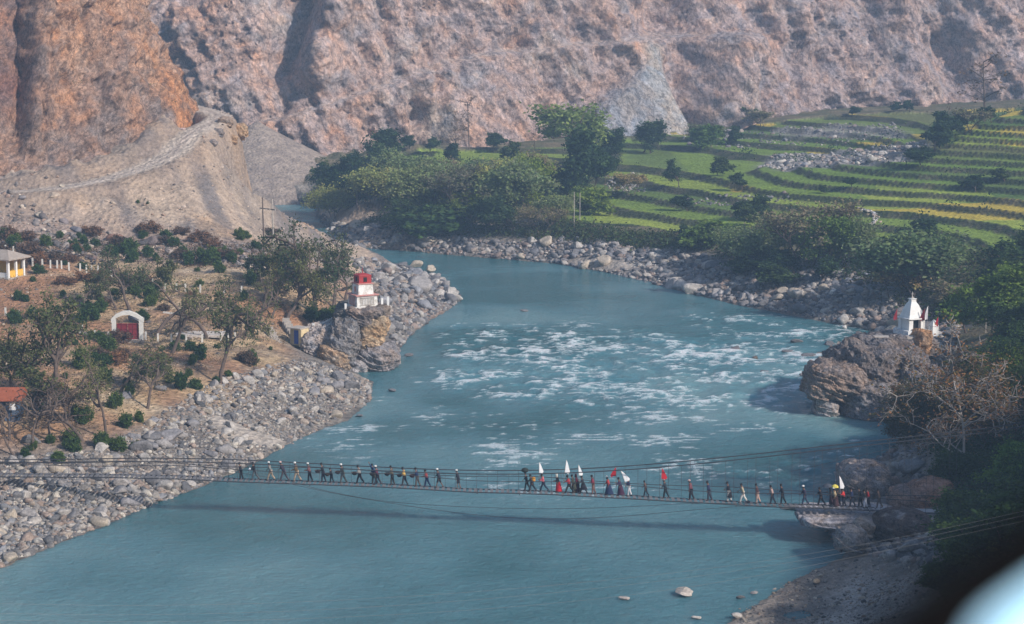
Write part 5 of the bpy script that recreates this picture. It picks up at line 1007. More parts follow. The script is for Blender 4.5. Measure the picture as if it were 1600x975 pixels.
m = MB(); m.box((1.5, 1.05, .5), (.14, 1.3, 1.0)); m.box((1.5, -.65, .5), (.14, 1.3, 1.0)); m.build('parapet', M_YEL, pv); m = MB(); m.box((.3, -1.5, .35), (2.0, .14, .8)); m.build('parapet', M_WHITE, pv); m = MB(); m.box((-.9, .2, -.2), (5.4, 4.2, .5)); m.build('floor_slab', M_CONC, pv)
m = MB(); m.box((-1.0, 1.9, 1.2), (4.0, .12, 2.4)); m.build('back_wall', M_YEL, pv)
# --- house with rust-red roof at the left edge
p = on(8, 656); hs = empty('house', p, R(3)); tag(hs, 'low blue-walled house with a rust-red tin roof behind bare trees', 'house')
m = MB(); m.box((-1.6, 1.2, 1.0), (6.0, 3.0, 2.3)); m.build('wall', M_BLUEW, hs); m = MB(); m.add([(-5.2, -.9, 2.1), (1.9, -.9, 2.1), (1.9, 3.2, 2.1), (-5.2, 3.2, 2.1), (-5.2, -.9, 2.2), (1.9, -.9, 2.2), (1.9, 3.2, 2.2), (-5.2, 3.2, 2.2), (-5.2, 1.15, 3.2), (1.9, 1.15, 3.2)], [(3, 2, 1, 0), (0, 1, 5, 4), (2, 3, 7, 6), (4, 5, 9, 8), (6, 7, 8, 9), (1, 2, 6, 9, 5), (3, 0, 4, 8, 7)]); m.build('roof', M_TIN, hs)
m = MB(); m.box((-.5, -.34, .9), (.8, .06, 1.7)); m.build('door', M_SHADE, hs); m = MB(); m.box((.9, -.7, 1.5), (.7, .05, .7), taper=.8); m.build('hanging_sheet', M_WHITE, hs)
for k in range(9): m = MB(); m.box((-4.3 + k * .62, -.33, 1.0), (.05, .05, 2.1)); m.build('batten', M_DARK, hs)
# --- white shrine on the headland (right)
p = atY(1424, 517, 247); ws = empty('shrine', p, R(24)); ws.scale = (.93, .93, .88); tag(ws, 'small white pyramidal shrine with red pennants on the right headland', 'shrine')
M_BWH = worn_white('bluish_whitewash', (.30, .38, .50), .60)
m = MB(); m.box((0, 0, -.2), (3.4, 3.4, 1.0)); m.box((.1, 0, -1.0), (3.8, 3.6, .9)); m.build('plinth', M_BWH, ws)
m = MB()
for x, y in ((-1, -1), (1, -1), (1, 1), (-1, 1)): m.box((x * .92, y * .92, 1.05), (.62, .62, 1.5))
m.box((.92, 0, 1.05), (.3, 1.6, 1.5)); m.box((0, .92, 1.05), (1.6, .3, 1.5)); m.box((-.92, 0.05, 1.05), (.3, 1.6, 1.5)); m.build('wall', M_WHITE, ws)
m = MB(); m.box((0, -.55, 1.0), (1.25, .1, 1.4)); m.build('doorway', M_SHADE, ws)
m = MB(); m.box((0, 0, 1.87), (2.9, 2.9, .16)); m.build('cornice', M_WHITE, ws)
m = MB(); m.lathe([(1.62, 0), (1.58, .22), (1.45, .45), (1.18, 1.15), (.86, 1.75), (.52, 2.15), (.50, 2.2), (.46, 2.5), (.62, 2.55), (.60, 2.62)], (0, 0, 1.95), 4, True); m.build('tapered_roof', M_WHITE, ws)
m = MB(); m.lathe([(.16, 0), (.2, .12), (.09, .25), (.07, .5), (.12, .58), (.02, .95)], (0, 0, 4.55), 8); m.build('finial', M_CONC, ws)
m = MB(); m.tube([(-.9, -1.75, 1.7), (-1.9, -1.6, 2.0)], .03, 4); m.build('cable', M_DARK, ws)
def pennant(loc, hgt_, w, rz, mat, lab, cat='flag', group=None, pole=1.4, tall=True, parent_tilt=0.0):
    e = empty('flag', loc, rz); e.rotation_euler = (0, parent_tilt, rz); tag(e, lab, cat, group)
    m = MB(); m.tube([(0, 0, -pole), (0, 0, hgt_)], .018, 5); m.build('pole', M_BARKP, e); V = []; n = 6
    for i in range(n + 1):
        t = i / n; z = hgt_ * (1 - t) - .02; ww = w * (t ** .8) * (1.0 if t < .85 else 1 - (t - .85) * 2.2); V += [(0.01, 0, z), (ww * .55, .07 * math.sin(3 * t + 1) * t, z), (ww, -.06 * math.sin(4 * t) * t + .05, z - .08 * t)]
    Fs = [(i * 3 + k, i * 3 + k + 1, i * 3 + k + 4, i * 3 + k + 3) for i in range(n) for k in range(2)]; V2 = V + [(x, y + .012, z) for x, y, z in V]; Fs += [tuple(q + len(V) for q in f[::-1]) for f in Fs]
    m = MB(); m.add(V2, Fs); m.build('cloth', mat, e, True); return e
M_CRED = simple('red_cloth', (.48, .02, .03), .85, 6, .15); M_CWHITE = simple('white_cloth', (.78, .78, .80), .85, 6, .08); M_CDRED = simple('dark_red_cloth', (.22, .02, .03), .85, 6, .2)
base = p
pennant(p + Vector((1.35, -1.2, 1.5)), 1.5, .75, R(150), M_CDRED, 'dark red pennant standing at the right front corner of the white shrine', group=None)
pennant(p + Vector((1.75, -1.0, 1.6)), 1.7, .5, R(170), M_CWHITE, 'white pointed pennant beside the dark red one on the white shrine', group=None)
pennant(p + Vector((-1.9, -.6, 1.5)), 1.4, .6, R(190), M_CDRED, 'small red pennant at the left of the white shrine')
pennant(p + Vector((3.2, -.2, .6)), 1.2, .5, R(170), M_CRED, 'red pennant on the right-hand side shrine')
s2 = empty('side_shrine', p + Vector((2.75, .2, -.6)), R(24)); tag(s2, 'tiny white pointed side shrine right of the white shrine', 'shrine'); m = MB(); m.box((0, 0, .6), (.85, .85, 1.2)); m.build('body', M_BWH, s2); m = MB(); m.lathe([(.62, 0), (.35, .4), (.1, .7)], (0, 0, 1.25), 4, True); m.build('cap', M_WHITE, s2)
m = MB(); m.box((0, 0, 0), (5.4, 1.2, .28)); o = m.build('ledge', M_CONC); o.location = atY(1400, 527, 243.5); tag(o, 'thin pale concrete ledge across the headland below the white shrine', 'ledge')
# --- rows of concrete posts with wire
def post_row(pts, label, hpx=12.5, group='post fences'):
    P = [on(x, y) for x, y in pts]; e = empty('post_fence', P[0]); tag(e, label, 'fence', group)
    tops = []
    for q in P:
        s = (q - cam.location).length / F; h = hpx * s; m = MB(); r_ = q - P[0]; m.box((r_.x + random.uniform(-.05, .05), r_.y, r_.z + h / 2 - .15), (.2, .2, h + .3), rz=random.uniform(-.2, .2), skew=(random.uniform(-.05, .05), 0)); m.build('post', M_WHITEP, e); tops.append(r_ + Vector((0, 0, h)))
    for k in (.92, .62, .3):
        m = MB(); m.tube([t - Vector((0, 0, (1 - k) * 1.1)) for t in tops], .012, 3); m.build('wire', M_DARK, e)
post_row([(9, 396), (21, 398), (51, 416), (67, 418), (79, 419), (89, 420), (97, 421), (108, 423), (125, 425), (135, 427), (143, 428), (153, 429), (161, 429), (174, 433), (200, 439), (239, 449), (258, 452), (276, 455), (290, 456), (313, 458), (350, 459), (377, 460)], 'long upper row of short white concrete posts crossing the dry slope')
post_row([(9, 494), (30, 498), (51, 499), (90, 508), (129, 521), (149, 529), (170, 531)], 'short row of white posts left of the gateway')
post_row([(228, 531), (247, 534), (268, 535), (291, 537), (316, 536), (345, 534), (357, 532), (368, 532)], 'row of white posts right of the gateway')
# kerbs / slab
m = MB(); m.box((0, 0, 0), (6.2, 3.4, .3)); o = m.build('concrete_slab', simple('pale_concrete', (.55, .5, .46), .9, 2, .12), None); o.location = on(312, 524) + Vector((0, 0, .1)); tag(o, 'pale concrete slab on the ground right of the gateway', 'slab')
A = on(118, 519); B = on(160, 531); m = MB(); m.tube([A + Vector((0, 0, .1)), A.lerp(B, .5) + Vector((0, 0, .1)), B + Vector((0, 0, .1))], .25, 4); tag(m.build('kerb', M_CONC), 'low pale kerb running down to the gateway from the left', 'kerb')
A = on(255, 489); B = on(288, 494); m = MB(); m.tube([A, B], .22, 4); tag(m.build('low_wall', M_CONC), 'short low pale wall on the dry slope above the gateway', 'wall')
# dry-stone wall above the post row
line = resample(smooth_line([on(x, y) for x, y in ((-10, 386), (25, 388), (45, 390), (80, 400), (120, 407), (155, 414), (175, 418))]), .55); ws_ = Scatter()
for q in line:
    for k in range(3): ws_.put([q.x + rng.normal(0, .15)], [q.y + rng.normal(0, .2)], [hgt(q.x, q.y) + .05 + .33 * k], [rng.uniform(.28, .42)], np.array([.42, .40, .42]))
me = np_mesh('dry_stone_wall', np.concatenate(ws_.V), np.concatenate(ws_.F), M_ROCK, True, np.concatenate(ws_.C)); tag(link('dry_stone_wall', me), 'long dark dry-stone wall slanting down above the upper row of posts', 'wall')
# gabion-like wall under the far road, left of centre is part of the cliff
# --- electric poles
def hpole(px1, py1, top1, px2, py2, top2, bar, lab):
    A = on(px1, py1); s = (A - cam.location).length / F; B = A + Vector(((px2 - px1) * s, .6, 0)); B.z = hgt(B.x, B.y); e = empty('electric_pole', A); tag(e, lab, 'electric pole'); h1 = (py1 - top1) * s
    m = MB(); m.tube([(0, 0, -.4), (-.15, 0, h1)], [.13, .09], 6); m.build('pole', M_BARK, e); r_ = B - A; m = MB(); m.tube([r_ + Vector((0, 0, -.4)), r_ + Vector((-.1, 0, h1 * .97))], [.13, .09], 6); m.build('pole', M_CONC, e)
    hb2 = (py1 - bar) * s; m = MB(); m.tube([(-.6, 0, hb2 + .25), r_ + Vector((.5, 0, hb2 - r_.z - .1))], .09, 4); m.build('cross_arm', M_DARK, e)
    for k in (-.5, r_.x * .3, r_.x * .7, r_.x + .4): m = MB(); m.lathe([(.05, -.22), (.1, -.2), (.06, -.1), (.1, -.05), (.05, 0)], (k, 0, hb2 + .1), 6); m.build('insulator', M_CONC, e)
hpole(413, 396, 310, 427, 400, 314, 329, 'two-legged electric pole with a cross arm standing before the scree')
for x, y, t, lb in ((897, 360, 300, 'thin pale pole at the left edge of the green plots'), (906, 352, 302, 'second thin pale pole at the left edge of the green plots'), (1540, 520, 484, 'thin metal frame post by the dark trees at right')):
    A = on(x, y); s = (A - cam.location).length / F; m = MB(); m.tube([(0, 0, -.3), (0, 0, (y - t) * s)], .07, 5); o = m.build('thin_pole', M_CONC); o.location = A; tag(o, lb, 'pole')
# stony footpath zigzag in the terraces
fp = Scatter()
for a, b_ in zip([(1343, 326), (1350, 330), (1362, 333), (1370, 340), (1368, 348)], [(1350, 330), (1362, 333), (1370, 340), (1368, 348), (1360, 354)]):
    for t in np.linspace(0, 1, 12): q = G(a[0] + (b_[0] - a[0]) * t, a[1] + (b_[1] - a[1]) * t); fp.put([q.x + rng.normal(0, .25)], [q.y], [hgt(q.x, q.y) + .1], [rng.uniform(.25, .5)], np.array([1.5, 1.5, 1.5]))
me = np_mesh('path', np.concatenate(fp.V), np.concatenate(fp.F), M_ROCK, True, np.concatenate(fp.C)); tag(link('stone_path', me), kind='stuff')
# ================================================================== FOOTBRIDGE
BA, BB = 183.6, -0.152
def onplane(px, py, off=0.0):
    d = ray(px, py); t = (BA + off) / (d.y - BB * d.x); return Vector((d.x * t, d.y * t, CH + d.z * t))
deck_px = [(-60, 741), (0, 742), (160, 743), (280, 745.5), (360, 749.5), (460, 753), (600, 758), (735, 766), (800, 767.5), (860, 769.5), (1000, 777), (1040, 779.5), (1140, 785), (1200, 788.5), (1290, 791), (1370, 795), (1500, 801), (1530, 802)]
deck = [onplane(x, y - .8) for x, y in deck_px]; DXs = np.array([p.x for p in deck]); DZs = np.array([p.z for p in deck])
deck = [Vector((-72, BA - BB * -1 * -1 * -72 if False else BA + BB * -72, DZs[0] + .3))] + deck; DXs = np.array([p.x for p in deck]); DZs = np.array([p.z for p in deck])
def dz(x): return float(np.interp(x, DXs, DZs))
def dpos(x, off=0.0, up=0.0): return Vector((x, BA + BB * x + off, dz(x) + up))
HW = .62
br = empty('footbridge', dpos(0)); tag(br, 'long narrow suspension footbridge of cables and planks spanning the river', 'footbridge'); O = dpos(0)
M_PLANK = simple('weathered_deck', (.17, .165, .17), .85, 4, .35); M_CABLE = simple('cable_steel', (.045, .045, .05), .6, 5, .2); M_SHEET = simple('grey_sheet_deck', (.30, .31, .34), .6, 3, .2)
xs = np.arange(-71.5, 41.2, .5)
m = MB()
for x in xs[:-1]:
    a, b_ = dpos(x) - O, dpos(x + .27) - O; V = []
    for q in (a, b_):
        for dy, dzz in ((-HW, 0), (HW, 0), (HW, -.06), (-HW, -.06)): V.append((q.x, q.y + dy, q.z + dzz))
    m.add(V, [(0, 1, 5, 4), (1, 2, 6, 5), (2, 3, 7, 6), (3, 0, 4, 7), (3, 2, 1, 0), (4, 5, 6, 7)])
m.build('deck', M_PLANK, br)
m = MB(); m.tube([dpos(x, 0, .012) - O for x in np.arange(33.0, 41, .5)], .01, 3)
V = []
for x in np.arange(32.5, 41.0, .5): V += [tuple(dpos(x, -HW * .9, .012) - O), tuple(dpos(x, HW * .9, .012) - O)]
mm = MB(); mm.add(V, [(2 * i, 2 * i + 1, 2 * i + 3, 2 * i + 2) for i in range(len(V) // 2 - 1)]); mm.build('deck_sheet', M_SHEET, br)
for s in (-1, 1):
    m = MB(); m.tube([dpos(x, s * (HW + .03), -.09) - O for x in np.arange(-71.5, 41.2, 1.0)], .05, 5); m.build('deck_cable', M_CABLE, br)
# main cables: (px,row) of the near one
mc = [(-60, 716), (0, 719), (200, 720), (380, 721), (480, 726), (600, 733), (700, 737.5), (800, 738.5), (900, 734.5), (1020, 729), (1140, 716), (1260, 703), (1380, 691), (1460, 681)]
MX = np.array([onplane(*q).x for q in mc]); MZ = np.array([onplane(*q).z for q in mc]); pc = np.polyfit(MX, MZ, 6)
def mz(x): return float(np.interp(x, MX, MZ))
TWX = 47.0
for s in (-1, 1):
    pts = [Vector((x, BA + BB * x + s * (HW + .12), float(np.polyval(pc, min(x, 42.5)) + max(0, x - 42.5) * .22) if x > -54 else mz(-54))) - O for x in np.arange(-70, TWX, 1.0)]
    m = MB(); m.tube(pts, .05, 5); m.build('main_cable', M_CABLE, br)
    hr = [Vector((x, BA + BB * x + s * (HW + .1), dz(x) + 1.12 + .10 * math.sin(x * .33 + s) )) - O for x in np.arange(-52, 41, 1.0)]
    m = MB(); m.tube(hr, .03, 4); m.build('handrail_cable', M_CABLE, br)
    for k, x in enumerate(np.arange(-51 + (.9 if s > 0 else 0), 40.5, 1.95)):
        zt = float(np.polyval(pc, x)); zb = dz(x) - .08
        if zt - zb < .5: continue
        yy = BA + BB * x + s * (HW + .11); m = MB(); m.tube([Vector((x, yy, zb)) - O, Vector((x, yy, zt)) - O], .018, 3, False); m.build('hanger', M_CABLE, br)
for x in np.arange(-50, 40.5, 3.9): m = MB(); q = dpos(x, 0, -.12) - O; m.box((q.x, q.y, q.z), (.09, 2 * HW + .5, .09)); m.build('cross_beam', M_CABLE, br)
# wind guys under the deck
for s, pl in ((-1, [(455, 753), (520, 770), (600, 784), (700, 791), (800, 794.5), (900, 795), (1000, 791), (1080, 786), (1180, 787)]), (-1, [(440, 753), (520, 771), (640, 791), (740, 805), (850, 812), (960, 808), (1060, 799), (1150, 791), (1230, 790)]), (1, [(300, 726), (420, 746), (455, 752)])):
    P_ = [onplane(x, y, -1.0 if s < 0 else 1.5) - O for x, y in pl]; m = MB(); m.tube(resample(smooth_line(P_, 2), 1.5), .02, 4); m.build('wind_cable', M_CABLE, br)
# cable bending over the water at right (stay to the headland)
m = MB(); m.tube([onplane(x, y, 3.0) - O for x, y in ((1235, 737), (1300, 722), (1370, 706), (1430, 692))], .02, 4); m.build('stay_cable', M_CABLE, br)
# end towers
M_TOWER = simple('mossy_concrete', (.09, .09, .075), .9, 2, .3)
for x, hh2, nm in ((TWX + .3, 7.6, 'r'), (-71, 4.2, 'l')):
    for s in (-1, 1): q = Vector((x, BA + BB * x + s * (HW + .3), 0)); g = hgt(q.x, q.y); m = MB(); r_ = q - O; m.box((r_.x, r_.y, (g - 1 + dz(x) + hh2) / 2 - O.z), (.5, .4, dz(x) + hh2 - g + 1)); m.build('tower_leg', M_TOWER, br)
    q = Vector((x, BA + BB * x, dz(x) + hh2)) - O; m = MB(); m.box((q.x, q.y, q.z), (.55, 2.3, .4)); m.build('tower_beam', M_TOWER, br)
q = dpos(42.2) - O; m = MB(); m.box((q.x, q.y, q.z - 1.3), (3.0, 2.6, 2.5)); m.build('abutment', M_CONC, br)
# --- wires crossing in front
def wire(pts, lab, r=.007):
    m = MB(); m.tube(resample(smooth_line([atY(*p) for p in pts], 2), 2.5), r, 3); tag(m.build('power_line', simple('bright_wire', (.25, .25, .25), .5, 5, .1)), lab, 'power line', 'power lines over the river')
wire([(-80, 942, 118), (300, 948, 119), (700, 930, 118), (1100, 892, 117), (1400, 843, 116), (1700, 776, 114)], 'highest pale power line sweeping across the foreground of the river')
wire([(-80, 958, 116), (300, 962, 117), (700, 943, 116), (1100, 902, 115), (1400, 850, 114), (1700, 783, 113)], 'middle pale power line across the foreground of the river')
wire([(-80, 968, 114), (300, 973, 115), (700, 958, 114), (1050, 925, 113), (1400, 858, 113), (1700, 792, 112)], 'lowest pale power line across the foreground of the river')

# ================================================================== PEOPLE
CM = {}
def cloth(c):
    k = tuple(c)
    if k not in CM: CM[k] = simple('clothing', c, .85, 9, .12, .1)
    return CM[k]
M_SKIN = simple('skin', (.19, .105, .07), .6, 8, .08); M_HAIR = simple('black_hair', (.012, .011, .012), .6, 8, .1); M_SHOE = simple('dark_shoes', (.03, .028, .03), .6)
DG = None
def skin_mesh(name, verts, edges, mat, sub=1):
    """grow one continuous surface round a skeleton: verts = [(co, radius)], root = 0"""
    bm = bmesh.new(); ly = bm.verts.layers.skin.verify(); vs = []
    for i, (co, r_) in enumerate(verts): v = bm.verts.new(co); v[ly].radius = (r_, r_) if not hasattr(r_, '__len__') else r_; v[ly].use_root = (i == 0); vs.append(v)
    for a, b_ in edges: bm.edges.new((vs[a], vs[b_]))
    me = bpy.data.meshes.new('tmp'); bm.to_mesh(me); bm.free(); o = bpy.data.objects.new('tmp', me); COL.objects.link(o)
    s = o.modifiers.new('s', 'SKIN'); s.use_smooth_shade = True
    if sub: q = o.modifiers.new('u', 'SUBSURF'); q.levels = sub; q.render_levels = sub
    dg = bpy.context.evaluated_depsgraph_get(); dg.update(); out = bpy.data.meshes.new_from_object(o.evaluated_get(dg)); bpy.data.objects.remove(o); bpy.data.meshes.remove(me)
    out.name = name; out.materials.clear(); out.materials.append(mat); return out
def V3(*a): return Vector(a)
def make_pose(stride, lean=.06, arms='walk', bend=0.0):
    """joint positions of a walking figure 1.70 m tall facing +x; feet end on z=0"""
    J = {}; pel = V3(0, 0, .92); J['pel'] = pel; J['waist'] = V3(.01 + lean * .2, 0, 1.06); J['chest'] = V3(.02 + lean * 1.1, 0, 1.28); J['sh'] = V3(lean * 1.6, 0, 1.42); J['neck'] = V3(.015 + lean * 1.9, 0, 1.48); J['head'] = V3(.035 + lean * 2.3, 0, 1.60)
    for s, k in ((1, 'L'), (-1, 'R')):
        a = stride * s * random.uniform(.36, .48); kb = .12 + (.55 * max(0, -a)); hip = pel + V3(0, s * .09, -.02); kn = hip + V3(math.sin(a) * .43, 0, -math.cos(a) * .43); an = kn + V3(math.sin(a - kb) * .42, 0, -math.cos(a - kb) * .42)
        J['hip' + k] = hip; J['kn' + k] = kn; J['an' + k] = an; tilt = -.35 * max(0, -a) * 2; J['toe' + k] = an + V3(.17 * math.cos(tilt), s * .02, -.055 + .17 * math.sin(tilt)); J['heel' + k] = an + V3(-.05, 0, -.045)
        sh = J['sh'] + V3(0, s * .18, -.03); b = -stride * s * .5
        if arms == 'raise' and s > 0: el = sh + V3(.12, .05, .20); ha = el + V3(.12, .0, .24)
        elif arms == 'carry' : el = sh + V3(-.02, s * .06, -.28); ha = el + V3(.24, -s * .04, -.06)
        elif arms == 'pole' and s > 0: el = sh + V3(.05, .05, -.26); ha = el + V3(.20, -.03, .10)
        elif arms == 'still': el = sh + V3(.0, s * .05, -.29); ha = el + V3(.04, 0, -.25)
        else: el = sh + V3(math.sin(b) * .28, s * .05, -math.cos(b) * .28); ha = el + V3(math.sin(b + .35) * .25, 0, -math.cos(b + .35) * .25)
        J['shl' + k] = sh; J['el' + k] = el; J['ha' + k] = ha
    low = min(min(J['an' + k].z - .075 for k in 'LR'), min(J['toe' + k].z - .02 for k in 'LR'))
    for k in J: J[k] = J[k] - V3(0, 0, low)
    return J
def body_mesh(J):
    v = [(J['pel'], (.125, .095)), (J['waist'], (.12, .085)), (J['chest'], (.145, .10)), (J['sh'], (.11, .08)), (J['neck'], .05), (J['head'] + V3(.0, 0, -.03), (.072, .08)), (J['head'] + V3(0, 0, .06), (.078, .085)), (J['head'] + V3(.0, 0, .12), .05)]
    e = [(0, 1), (1, 2), (2, 3), (3, 4), (4, 5), (5, 6), (6, 7)]
    def add(co, r_, to): v.append((co, r_)); e.append((to, len(v) - 1)); return len(v) - 1
    add(J['head'] + V3(.10, 0, 0), .018, 5)
    for s, k in ((1, 'L'), (-1, 'R')):
        a = add(J['shl' + k], .055, 3); b = add(J['shl' + k].lerp(J['el' + k], .5), .048, a); c = add(J['el' + k], .038, b); d = add(J['ha' + k].lerp(J['el' + k], .15), .027, c)
        fd = (J['ha' + k] - J['el' + k]).normalized(); palm = add(J['ha' + k] + fd * .05, (.035, .022), d); sd = fd.cross(V3(0, 1, 0)); sd = sd.normalized() if sd.length > .1 else V3(1, 0, 0)
        for i, L in enumerate((.07, .08, .075, .06)):
            o = sd * (.024 - .016 * i); f1 = add(J['ha' + k] + fd * .09 + o, .009, palm); add(J['ha' + k] + fd * (.09 + L * .8) + o + V3(0, -s * .02, 0), .008, f1)
        t = add(J['ha' + k] + fd * .05 + sd * .045, .010, palm); add(J['ha' + k] + fd * .09 + sd * .06, .009, t)
        h = add(J['hip' + k], .085, 0); q = add(J['hip' + k].lerp(J['kn' + k], .5), .072, h); n_ = add(J['kn' + k], .052, q); cf = add(J['kn' + k].lerp(J['an' + k], .35), .050, n_); an = add(J['an' + k], .033, cf); add(J['heel' + k], .032, an); add(J['toe' + k], .030, an)
    return skin_mesh('body', v, e, M_SKIN, 1)
def person(px, H_, stride, top, leg, head, lab, arms='walk', skirt=None, longc=None, short=False, off=0.0, face=1, lean=.06, shawl=None, pack=None):
    """head: ('hair',) ('cap', colour) ; facing the left bank"""
    x = onplane(px, 760).x; base = dpos(x, off, .004); e = empty('person', base, math.pi + math.atan(BB) * 1 + (math.pi if face < 0 else 0)); s = H_ / 1.64; e.scale = (s * random.uniform(.95, 1.12), s * random.uniform(.95, 1.15), s)
    tag(e, lab, 'person', 'people crossing the footbridge'); J = make_pose(stride, lean, arms); link('body', body_mesh(J), None, e)
    # shirt
    v = [(J['pel'] + V3(0, 0, -.05), (.18, .15)), (J['waist'], (.175, .135)), (J['chest'], (.19, .15)), (J['sh'], (.14, .115))]; ed = [(0, 1), (1, 2), (2, 3)]
    for k in 'LR':
        n = len(v); full = not short; v += [(J['shl' + k], .085), (J['el' + k], .07)] + ([(J['ha' + k].lerp(J['el' + k], .25), .045)] if arms != 'bare' else []); ed += [(3, n), (n, n + 1)] + ([(n + 1, n + 2)] if arms != 'bare' else [])
    link('top', skin_mesh('top', v, ed, cloth(top)), None, e)
    if shawl: v = [(J['waist'], (.19, .15)), (J['chest'], (.21, .17)), (J['sh'], (.18, .13)), (J['neck'] + V3(-.02, 0, .02), .085)]; link('shawl', skin_mesh('shawl', v, [(0, 1), (1, 2), (2, 3)], cloth(shawl)), None, e)
    if leg is not None:
        v = [(J['pel'] + V3(0, 0, .03), (.14, .115))]; ed = []
        for k in 'LR':
            n = len(v); v += [(J['hip' + k], .12), (J['kn' + k], .09)]; ed += [(0, n), (n, n + 1)]
            if not short: v += [(J['an' + k], .075)]; ed += [(n + 1, n + 2)]
        link('trousers', skin_mesh('trousers', v, ed, cloth(leg)), None, e)
    if skirt or longc:
        c = skirt or longc; zt = J['pel'].z + .12; zb = .14 if skirt else .42; mid = (J['anL'] + J['anR']) / 2; fr_ = abs(J['anL'].x - J['anR'].x) / 2 + .12; m = MB(); V = []; nn = 14
        for i in range(6):
            t = i / 5; z = zt + (zb - zt) * t; rx = .15 + (fr_ - .13) * t * (1 if skirt else .75); ry = .125 + .12 * t
            for k in range(nn): a = 6.283 * k / nn; wv_ = 1 + .06 * math.sin(a * 5) * t; V.append((J['pel'].x + (mid.x - J['pel'].x) * t + rx * wv_ * math.cos(a), ry * wv_ * math.sin(a), z))
        m.add(V, [(i * nn + k, i * nn + (k + 1) % nn, (i + 1) * nn + (k + 1) % nn, (i + 1) * nn + k) for i in range(5) for k in range(nn)] + [tuple(range(nn))]); m.build('skirt' if skirt else 'coat_skirt', cloth(c), e, True)
    for k in 'LR': v = [(J['an' + k] + V3(0, 0, .0), .042), (J['heel' + k], .042), (J['toe' + k], .040)]; link('shoe', skin_mesh('shoe', v, [(0, 1), (0, 2)], M_SHOE), None, e)
    hd = J['head']; m = MB()
    if head[0] == 'hair': m.lathe([(.085, -.02), (.108, .04), (.10, .11), (.06, .155), (.01, .17)], (hd.x - .02, hd.y, hd.z), 10); m.build('hair', M_HAIR, e, True)
    elif head[0] == 'cap': m.lathe([(.104, .03), (.112, .06), (.10, .14), (.05, .165), (.01, .17)], (hd.x - .012, hd.y, hd.z + .01), 10); m.build('cap', cloth(head[1]), e, True); m = MB(); m.lathe([(.07, -.07), (.096, -.02), (.10, .03)], (hd.x - .03, hd.y, hd.z), 10); m.build('hair', M_HAIR, e, True)
    elif head[0] == 'scarf': m.lathe([(.13, -.16), (.115, -.04), (.12, .05), (.10, .14), (.02, .175)], (hd.x - .035, hd.y, hd.z), 10); m.build('headscarf', cloth(head[1]), e, True)
    if pack: m = MB(); q = J['chest']; m.lathe([(.02, -.24), (.15, -.2), (.19, -.02), (.15, .17), (.02, .22)], (q.x - .24, q.y, q.z), 10); m.build('backpack', cloth(pack), e, True)
    R_ = Matrix.Rotation(e.rotation_euler.z, 3, 'Z'); e['_'] = 0; del e['_']
    def wp(k, add=V3(0, 0, 0)): return base + R_ @ ((J[k] + add) * s)
    return e, wp
def basket(loc, lab, col=(.05, .035, .03)):
    e = empty('basket', loc, random.uniform(0, 3)); tag(e, lab, 'basket', 'baskets carried across the footbridge'); m = MB(); m.lathe([(.10, -.16), (.20, -.10), (.27, .02), (.29, .08), (.25, .08), (.18, -.05), (.05, -.11)], (0, 0, 0), 12); m.build('bowl', cloth(col), e, True)
    m = MB(); m.tube([(.28 * math.cos(a), .28 * math.sin(a), .085) for a in np.linspace(0, 6.283, 13)], .02, 4, False); m.build('rim', cloth((.10, .075, .06)), e, True); return e
BLK, NAVY, GRYC, TANC, MAR, WHT, OLV, BRNC = (.018, .018, .022), (.02, .035, .09), (.13, .135, .15), (.40, .31, .23), (.16, .03, .04), (.62, .62, .64), (.10, .10, .07), (.13, .085, .06)
WC, PC, RC = ('cap', (.72, .71, .70)), ('cap', (.60, .42, .40)), ('cap', (.45, .03, .04)); HR = ('hair',)
